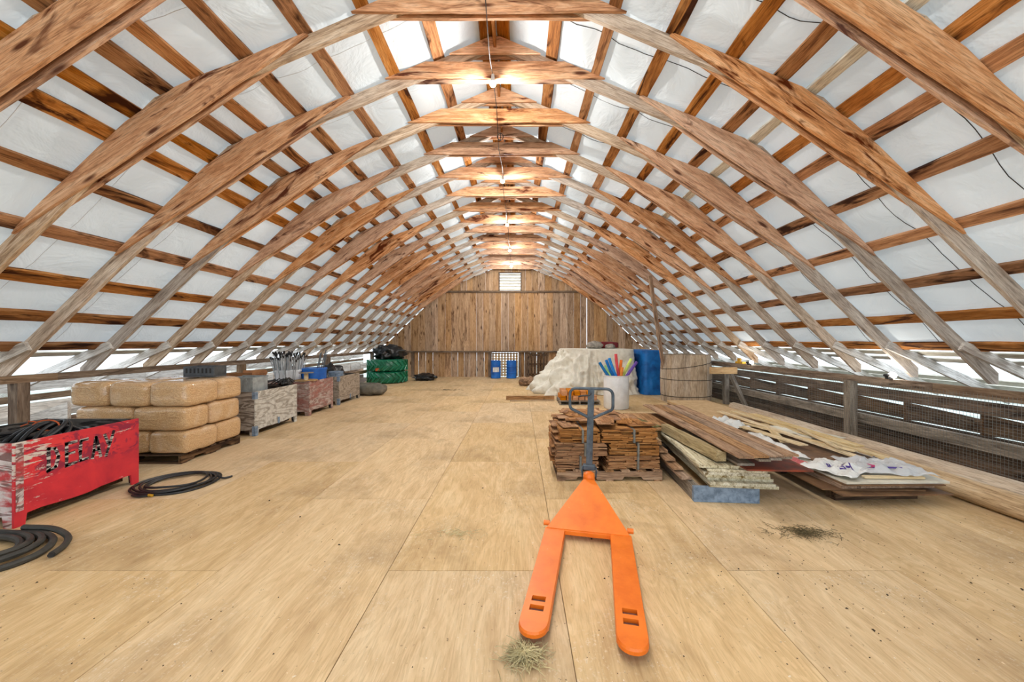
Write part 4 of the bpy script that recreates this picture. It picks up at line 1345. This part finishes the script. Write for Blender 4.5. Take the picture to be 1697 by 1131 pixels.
# ================================================================== DEBRIS PILE ON THE RIGHT
for i, yy in enumerate((3.95, 4.75, 5.5)):
    o = obj('support_block', G().box(.9, .12, .11).mesh(bevel=.003), M_DARKW, None, T(3.72, yy, .057) @ RZ(.05)); tag(o, f'dark block under the debris pile, {ORD[i]} from the front', 'block', 'dark blocks under the debris pile')
zz = .114
spec = [(2.3, 1.12, .014, 3.74, 4.86, .02, M_HARD, 'brown hardboard sheet at the bottom of the debris pile'),
        (2.2, 1.02, .014, 3.64, 4.90, -.03, M_HARD, 'second brown hardboard sheet from the bottom of the debris pile'),
        (2.0, .98, .045, 3.74, 4.82, .03, M_BROWNB, 'thick brown board in the middle of the debris pile'),
        (2.1, 1.00, .014, 3.78, 4.80, .0, M_HARD, 'brown hardboard just under white board in the debris pile'),
        (1.95, 1.06, .02, 3.80, 4.74, .02, M_WHITEBOARD, 'white coated board near the top of the debris pile'),
        (1.7, .8, .012, 3.84, 5.05, .05, M_HARD, 'brown hardboard on top of white coated board')]
for (L_, w, th, x, y, a, mt, lab) in spec:
    o = obj('sheet_board', G().box(L_, w, th).mesh(), mt, None, T(x, y, zz+th/2) @ RZ(pi/2+a)); tag(o, lab, 'sheet')
    zz += th+.003
zd = zz
o = board('yellow_strip', (3.55, 3.86, zd-.012+.012), (4.15, 3.84, zd-.012+.012), .04, .022, M_PALEW, None); tag(o, 'short yellow pine strip at the front of the debris pile', 'strip')
strips = [((3.95, 4.35, .30), (3.75, 7.0, .34), .10, .018, 'long pale trim strip on the debris pile, nearest the aisle'),
          ((4.25, 4.25, .30), (3.95, 6.9, .36), .11, .018, 'long pale trim strip on the debris pile, nearest the railing'),
          ((4.05, 4.5, .325), (3.70, 6.2, .30), .07, .016, 'narrow pale trim strip between two long ones'),
          ((3.55, 5.0, .30), (4.0, 6.1, .31), .09, .014, 'pale strip lying crosswise on the debris pile'),
          ((3.62, 4.75, .33), (3.42, 6.4, .31), .12, .014, 'wide pale strip beside the cloudy long bag'),
          ((4.28, 4.7, .33), (4.12, 6.6, .37), .14, .014, 'wide pale board along the railing side of the debris pile'),
          ((3.9, 4.55, .35), (4.12, 5.5, .36), .06, .014, 'short narrow pale strip on top of the long ones')]
for (a, b, w, th, lab) in strips:
    a = (a[0], a[1], max(a[2], zd+.012)); b = (b[0], b[1], max(b[2], zd+.03))
    o = board('trim_strip', a, b, w, th, M_PALEW, None, n=8, amp=.003); tag(o, lab, 'strip')
o = board('trim_strip', (3.45, 4.30, zd+.01), (4.05, 4.22, zd+.012), .05, .014, M_PINKPL); tag(o, 'pink strip across the front of the debris pile', 'strip')

def film(name, x, y, z, lx, ly, amp, seed, mat, rz=0, n=22, drop=0):
    vs = []; fs = []; off = Vector((seed*7.7, seed*1.3, 0))
    for j in range(n+1):
        for i in range(n+1):
            u, v = i/n-.5, j/n-.5
            e = 1+.18*noise.noise(Vector((u*3, v*3, 5))+off)
            h = amp*(.8+noise.noise(Vector((u*5, v*5, 0))+off)+.5*noise.noise(Vector((u*13, v*13, 2))+off))
            rim = max(abs(u), abs(v))*2
            h = max(0, h)*(1-rim**3*.7)
            vs.append((u*lx*e, v*ly*e, h-drop*max(0, -v-.2)))
    for j in range(n):
        for i in range(n):
            a = j*(n+1)+i; fs.append((a, a+1, a+n+2, a+n+1))
    vs2 = [(x_, y_, z_-.004) for x_, y_, z_ in vs]
    N = len(vs)
    border = [i for i in range(n)]+[n+(n+1)*j for j in range(n)]+[(n+1)*n+n-i for i in range(n)]+[(n+1)*(n-j) for j in range(n)]
    fs2 = [tuple(q+N for q in f[::-1]) for f in fs]
    fs3 = [(border[k], border[(k+1) % len(border)], border[(k+1) % len(border)]+N, border[k]+N) for k in range(len(border))]
    return obj(name, mesh(vs+vs2, fs+fs2+fs3, True), mat, None, T(x, y, z) @ RZ(rz))
o = film('plastic_bag', 3.46, 4.10, zd+.006, .52, .48, .06, 2, M_BAGFILM, .5); tag(o, 'white plastic bag with upside-down purple lettering on the debris pile', 'bag')
bagw = o
from mathutils.bvhtree import BVHTree
_bv = BVHTree.FromPolygons([v.co for v in bagw.data.vertices], [tuple(p.vertices) for p in bagw.data.polygons])
BLET = {'E': [[(.0, 0), (.0, 1)], [(0, 1), (.6, 1)], [(0, .5), (.5, .5)], [(0, 0), (.6, 0)]],
        '5': [[(.6, 1), (.05, 1)], [(.05, 1), (.05, .55)], [(.05, .55), (.5, .55), (.6, .3), (.45, .02), (0, .04)]],
        '#': [[(.15, 0), (.25, .7)], [(.4, 0), (.5, .7)], [(0, .22), (.6, .22)], [(0, .48), (.6, .48)]]}
rl = random.Random(2)
for n_, ch in enumerate('E5#'):
    g = G()
    for st in BLET[ch]: ribbon(g, [(px*.085+n_*.078-.11, pz*.13-.07) for px, pz in st], .017, rl)
    vs = []
    inv = bagw.matrix_basis.inverted()
    for v in g.v:
        q_ = RZ(pi-.25) @ Vector((v.y, v.z, 0)) + Vector((3.44, 4.02, 0))
        l_ = inv @ Vector((q_.x, q_.y, zd))
        hit = _bv.ray_cast(Vector((l_.x, l_.y, 1)), Vector((0, 0, -1)))[0]
        vs.append((l_.x, l_.y, (hit.z if hit else 0)+.004))
    obj('printed_letter', mesh(vs, g.f), M_PURPLE, bagw)
o = film('plastic_bag', 3.28, 5.0, zd+.006, .42, 1.2, .075, 5, M_BAGFILM, -.12); tag(o, 'long cloudy plastic bag stretching back along the brown boards', 'bag')
o = film('plastic_film', 4.0, 4.12, zd+.006, .66, .54, .08, 8, M_FILM, -.1); tag(o, 'clear crumpled plastic film at the right front of the debris pile', 'plastic film')
obj('printed_stripe', G().plate([(-.18, 0), (-.08, .025), (.17, .02), (.18, 0)], .0012).mesh(), M_PURPLE, o, T(-.12, -.19, .055) @ RX(radians(-60)))
obj('printed_arrow', G().plate([(-.05, -.03), (.05, 0), (-.05, .03), (-.02, 0)], .0012).mesh(), M_MAGENTA, o, T(-.22, -.17, .07) @ RX(radians(-60)))
o = film('pink_film', 3.08, 4.32, zd+.01, .34, .26, .05, 11, M_PINKPL, .1); tag(o, 'pink plastic sheet scrap left of the white bag', 'plastic film')
o = film('plastic_bag', 3.32, 6.02, zd+.02, .6, .45, .12, 14, M_BAGFILM, .2); tag(o, 'crumpled grey white bag at the back of the debris pile', 'bag')
o = film('paper_sheet', 4.2, 5.6, zd+.05, .5, .8, .03, 17, M_WHITEBOARD, .15); tag(o, 'curled off-white sheet at the rear right of the debris pile', 'sheet')
o = obj('bottle_cap', G().lathe([(.03, 0), (.032, .02), (.028, .03), (.0005, .032)], 14).mesh(True), M_BLUEDRUM, None, T(4.22, 4.42, zd+.03)); tag(o, 'small blue cap on the debris pile by the logs', 'cap')

# logs along the right
def make_log(x, r, y0, y1, label, seed):
    n = 26; pts = []; rad = []
    for i in range(n+1):
        t_ = i/n
        pts.append((-(y1-y0)/2+(y1-y0)*t_, .012*noise.noise(Vector((t_*6, seed, 0))), .008*noise.noise(Vector((t_*6, seed, 4)))))
        rad.append(r*(1-.12*t_)*(1+.04*noise.noise(Vector((t_*14, seed, 8)))))
    o = obj('round_log', G().tube(pts, rad, 16).mesh(True), M_LOG, None, T(x, (y0+y1)/2, r*1.02+.004) @ RZ(pi/2)); tag(o, label, 'log', 'peeled poles along the right side')
make_log(4.62, .115, 2.4, 7.5, 'thick peeled log lying along the right floor edge, nearest the aisle', 3)
make_log(4.93, .13, 2.3, 8.6, 'pale peeled log lying against the wire netting side', 7)

# ================================================================== HOSES ON THE FLOOR
t = empty('hose_coil', -3.95, 4.34, 0, label='thin black hose coiled flat on the floor beside the pallet', cat='hose')
for j in range(6):
    rr = random.Random(j+50); pts = []
    rx, ry = .40-.026*j, .36-.022*j
    ox, oy = rr.uniform(-.03, .03), rr.uniform(-.02, .02)
    for i in range(40):
        a = 2*pi*i/40
        pts.append((ox+rx*cos(a), oy+ry*sin(a)+.015*sin(3*a+j), .015+.010*(j % 3)+.006*sin(2*a+j)))
    obj('hose_turn', G().tube(pts, .0125, 6, True).mesh(True), M_BLACK, t)
obj('hose_tail', G().tube(smooth([(.30, -.10, .05), (.20, -.24, .03), (.0, -.33, .016), (-.16, -.36, .014), (-.06, -.40, .014), (.02, -.38, .014)]), .012, 6).mesh(True), M_BLACK, t)
obj('hose_tail', G().tube(smooth([(.26, .22, .045), (.36, .14, .03), (.43, .13, .016), (.47, .2, .014)]), .012, 6).mesh(True), M_BLACK, t)
obj('hose_fitting', G().cyl(.014, .05, 8, T(.02, -.37, .016) @ RZ(-.2) @ RY(pi/2)).mesh(True), M_YELLOW, t)

t = empty('hose_coil', -4.26, 2.84, 0, label='thick grey hose coiled on the floor at the left edge before the red bin', cat='hose')
for j in range(5):
    rr = random.Random(j+70); pts = []
    r0 = .56-.055*j
    ox, oy = rr.uniform(-.04, .04), rr.uniform(-.03, .03)
    for i in range(44):
        a = 2*pi*i/44
        pts.append((ox+r0*cos(a), oy+.62*r0*sin(a), .026+.016*(j % 3)+.010*sin(2*a+j*1.3)))
    obj('hose_turn', G().tube(pts, .0235, 8, True).mesh(True), M_GREYHOSE, t)
obj('hose_tail', G().tube(smooth([(.05, .34, .07), (.30, .335, .06), (.52, .26, .035), (.64, .14, .025), (.70, .01, .025)]), .0225, 8).mesh(True), M_GREYHOSE, t)
obj('hose_end', G().cyl(.019, .006, 10, T(.701, .006, .025) @ RZ(-1.05) @ RY(pi/2)).mesh(), M_BLACK, t)

# ================================================================== PALLET JACK
JA = radians(-12)
J = empty('pallet_jack', .325, 1.957, 0, JA, label='orange hand pallet jack with grey handle parked on the plywood floor', cat='pallet jack')
FW, FS, FL, FZ = .16, .266, 1.15, .085
def fork_mesh(sgn):
    g = G(); h = FW/2
    # outline, rounded tip at y=0
    tip = [(-h, .10)]+[(-h*cos(pi*i/12)*1.0, .10-.10*sin(pi*i/12)**.8) for i in range(1, 12)]+[(h, .10)]
    s0 = .042
    holes = [(.165, .212), (.245, .292)]
    def top(poly, z=FZ): g.add([(x, y, z) for x, y in poly], [tuple(range(len(poly)))])
    top(tip+[(h, holes[0][0]), (-h, holes[0][0])])
    for a, b in holes:
        top([(-h, a), (-s0, a), (-s0, b), (-h, b)]); top([(s0, a), (h, a), (h, b), (s0, b)])
        rim = [(-s0, a), (s0, a), (s0, b), (-s0, b)]
        for i in range(4):
            p, q = rim[i], rim[(i+1) % 4]
            g.add([(*p, FZ), (*q, FZ), (*q, FZ-.03), (*p, FZ-.03)], [(0, 1, 2, 3)])
    top([(-h, holes[0][1]), (h, holes[0][1]), (h, holes[1][0]), (-h, holes[1][0])])
    top([(-h, holes[1][1]), (h, holes[1][1]), (h, FL), (-h, FL)])
    out = tip+[(h, FL), (-h, FL)]
    n = len(out)
    for i in range(n):
        p, q = out[i], out[(i+1) % n]
        def fl(p_): return (p_[0]*1.05, p_[1]-.006*(p_[1] < .1))
        p2, q2 = fl(p), fl(q)
        g.add([(*p, FZ), (*q, FZ), (*q2, FZ-.012), (*p2, FZ-.012)], [(0, 1, 2, 3)])
        g.add([(*p2, FZ-.012), (*q2, FZ-.012), (*q2, FZ-.055+.024*(q2[1] < .1)), (*p2, FZ-.055+.024*(p2[1] < .1))], [(0, 1, 2, 3)])
    me = mesh(g.v, g.f)
    bm = bmesh.new(); bm.from_mesh(me); bmesh.ops.remove_doubles(bm, verts=bm.verts, dist=.0005)
    bmesh.ops.recalc_face_normals(bm, faces=bm.faces); bm.to_mesh(me); bm.free()
    return me
for sgn in (-1, 1):
    f_ = obj('fork', fork_mesh(sgn), M_ORANGE, J, T(sgn*FS, 0, 0))
    obj('load_roller', G().cyl(.034, .075, 16, T(-.0375, .27, .036) @ RY(pi/2)).mesh(True), M_ROLLER, f_)
    obj('load_roller', G().cyl(.034, .075, 16, T(-.0375, .19, .036) @ RY(pi/2)).mesh(True), M_ROLLER, f_)
    obj('roller_bracket', G().box(.078, .13, .006, T(0, .23, .024)).mesh(), M_DIRT, f_)
# A-frame plate rising to the pump
hw = FS+FW/2
AY, AZ = 1.62, .345
vs = [(-hw, 1.13, FZ+.001), (hw, 1.13, FZ+.001), (.055, AY, AZ), (-.055, AY, AZ),
      (-hw, 1.13, FZ-.045), (hw, 1.13, FZ-.045), (.055, AY, AZ-.16), (-.055, AY, AZ-.16)]
ap = mesh(vs, [(0, 1, 2, 3), (7, 6, 5, 4), (0, 4, 5, 1), (1, 5, 6, 2), (2, 6, 7, 3), (3, 7, 4, 0)])
bm = bmesh.new(); bm.from_mesh(ap); bmesh.ops.bevel(bm, geom=bm.edges[:], offset=.008, segments=2, affect='EDGES'); bm.to_mesh(ap); bm.free()
obj('front_frame', ap, M_ORANGE, J)
for sgn in (-1, 1):
    obj('axle_stub', G().cyl(.021, .05, 12, T(sgn*(hw-.028), 1.20, FZ+.012) @ RY(sgn*pi/2)).mesh(True), M_ORANGE, J)
pump = obj('pump_body', G().cyl(.055, .20, 18, T(0, AY+.05, .16)).mesh(True), M_ORANGE, J)
obj('pump_cap', G().lathe([(.055, .36), (.05, .385), (.03, .40), (.0005, .402)], 16, T(0, AY+.04, 0)).mesh(True), M_ORANGE, pump)
for sgn in (-1, 1):
    obj('steer_wheel', G().cyl(.085, .045, 22, T(sgn*.055-.0225, AY+.05, .0855) @ RY(pi/2)).mesh(True), M_BLACK, J)
    ck = obj('pivot_cheek', G().box(.014, .075, .10, T(sgn*.066, AY+.11, .375)).mesh(bevel=.01), M_JACKGREY, J)
    obj('pivot_bolt', G().cyl(.014, .012, 8, T(sgn*.066, AY+.115, .375) @ RY(sgn*pi/2)).mesh(), M_STEEL, ck)
obj('pivot_block', G().box(.12, .06, .05, T(0, AY+.12, .42)).mesh(bevel=.008), M_JACKGREY, J)
HB = Vector((0, AY+.12, .44)); HT = Vector((.02, AY+.10, 1.185))
hx = obj('handle_shaft', G().box((HT-HB).length, .062, .04).mesh(bevel=.006, seg=2), M_JACKGREY, J, frame(HB, HT, (0, -1, 0)))
hz = 1.19
half = .205
loop = []
def arc(cx_, cz_, r, a0, a1, n=6):
    return [(cx_+r*cos(radians(a0+(a1-a0)*i/n)), cz_+r*sin(radians(a0+(a1-a0)*i/n))) for i in range(n+1)]
loop += [(-.02, .905), (-.10, .945)]
loop += arc(-half+.055, hz-.165, .055, 225, 180, 4)
loop += arc(-half+.06, hz-.06, .06, 180, 90, 5)
loop += arc(half-.06, hz-.06, .06, 90, 0, 5)
loop += arc(half-.055, hz-.165, .055, 0, -45, 4)
loop += [(.10, .945), (.02, .905)]
obj('handle_loop', G().tube([(x+.02, AY+.10, z) for x, z in loop], .0145, 10).mesh(True), M_JACKGREY, J)
obj('release_lever', G().tube([(.02, AY+.06, 1.15), (.0, AY+.05, 1.13), (-.07, AY+.045, 1.125), (-.10, AY+.05, 1.115)], .008, 8).mesh(True), M_BLACK, J)

# ================================================================== FLOOR LITTER
def hay(name, x, y, rx, ry, n, h, seed, mat, label):
    rr = random.Random(seed); g = G()
    for i in range(n):
        a = rr.uniform(0, 2*pi); q = abs(rr.gauss(0, .5))
        px, py = q*rx*cos(a), q*ry*sin(a)
        z = rr.uniform(.004, h*max(.15, 1-q)+.005)
        b = rr.uniform(0, 2*pi); L = rr.uniform(.03, .10)
        d = Vector((cos(b)*L, sin(b)*L, rr.uniform(-.2, .25)*L))
        p = Vector((px, py, z)); e = p+d; e.z = max(.003, e.z)
        m_ = (p+e)/2; m_.z += rr.uniform(0, .012)
        g.tube([p, m_, e], .0017, 3)
    o = obj(name, g.mesh(), mat, None, T(x, y, 0)); tag(o, label, 'hay', kind='stuff')
hay('hay_wisps', .03, 1.95, .12, .10, 340, .035, 1, M_HAY, 'dry hay wisps under the left fork tip of the pallet jack')
hay('straw_litter', 2.45, 3.20, .30, .10, 240, .03, 4, M_LITTER, 'dark straw litter on the floor before the blue-fronted skid')
hay('straw_litter', -.55, 3.2, .25, .10, 60, .01, 6, M_HAY, 'few straw bits on the floor left of the pallet jack')
hay('straw_litter', -2.4, 12.6, .7, .3, 120, .015, 9, M_DIRT, 'dark straw specks on the floor far back near the sack')
rr = random.Random(99); g = G()
for i in range(1500):
    y = 1.2+12*rr.random()**2.0; x = rr.uniform(-4.2, 4.2)
    if rr.random() < .22: x = rr.gauss(2.2, .9); y = rr.gauss(2.9, .7)
    if y < 1.1: continue
    s_ = rr.uniform(.002, .005)*(1 if rr.random() < .95 else 2.2)
    g.add([(-s_, -s_, 0), (s_, -s_*.7, 0), (s_*.3, s_, 0), (0, 0, s_*.9)], [(0, 1, 3), (1, 2, 3), (2, 0, 3), (2, 1, 0)], T(x, y, .0005) @ RZ(rr.uniform(0, 6)))
o = obj('floor_crumbs', g.mesh(), M_DIRT); tag(o, 'dark crumbs scattered over the plywood floor', 'litter', kind='stuff')
g = G()
for i in range(900):
    y = 1.2+9*rr.random()**2.0; x = rr.uniform(-4.2, 3.6)
    s_ = rr.uniform(.002, .006)
    g.add([(-s_*1.6, -s_, .001), (s_*1.6, -s_*.7, .001), (s_*.3, s_, .0015), (-s_, s_*.6, .001)], [(0, 1, 2, 3)], T(x, y, .0005) @ RZ(rr.uniform(0, 6)))
o = obj('wood_chips', g.mesh(), M_PALEW); tag(o, 'pale chips and flakes scattered over the plywood floor', 'litter', kind='stuff')
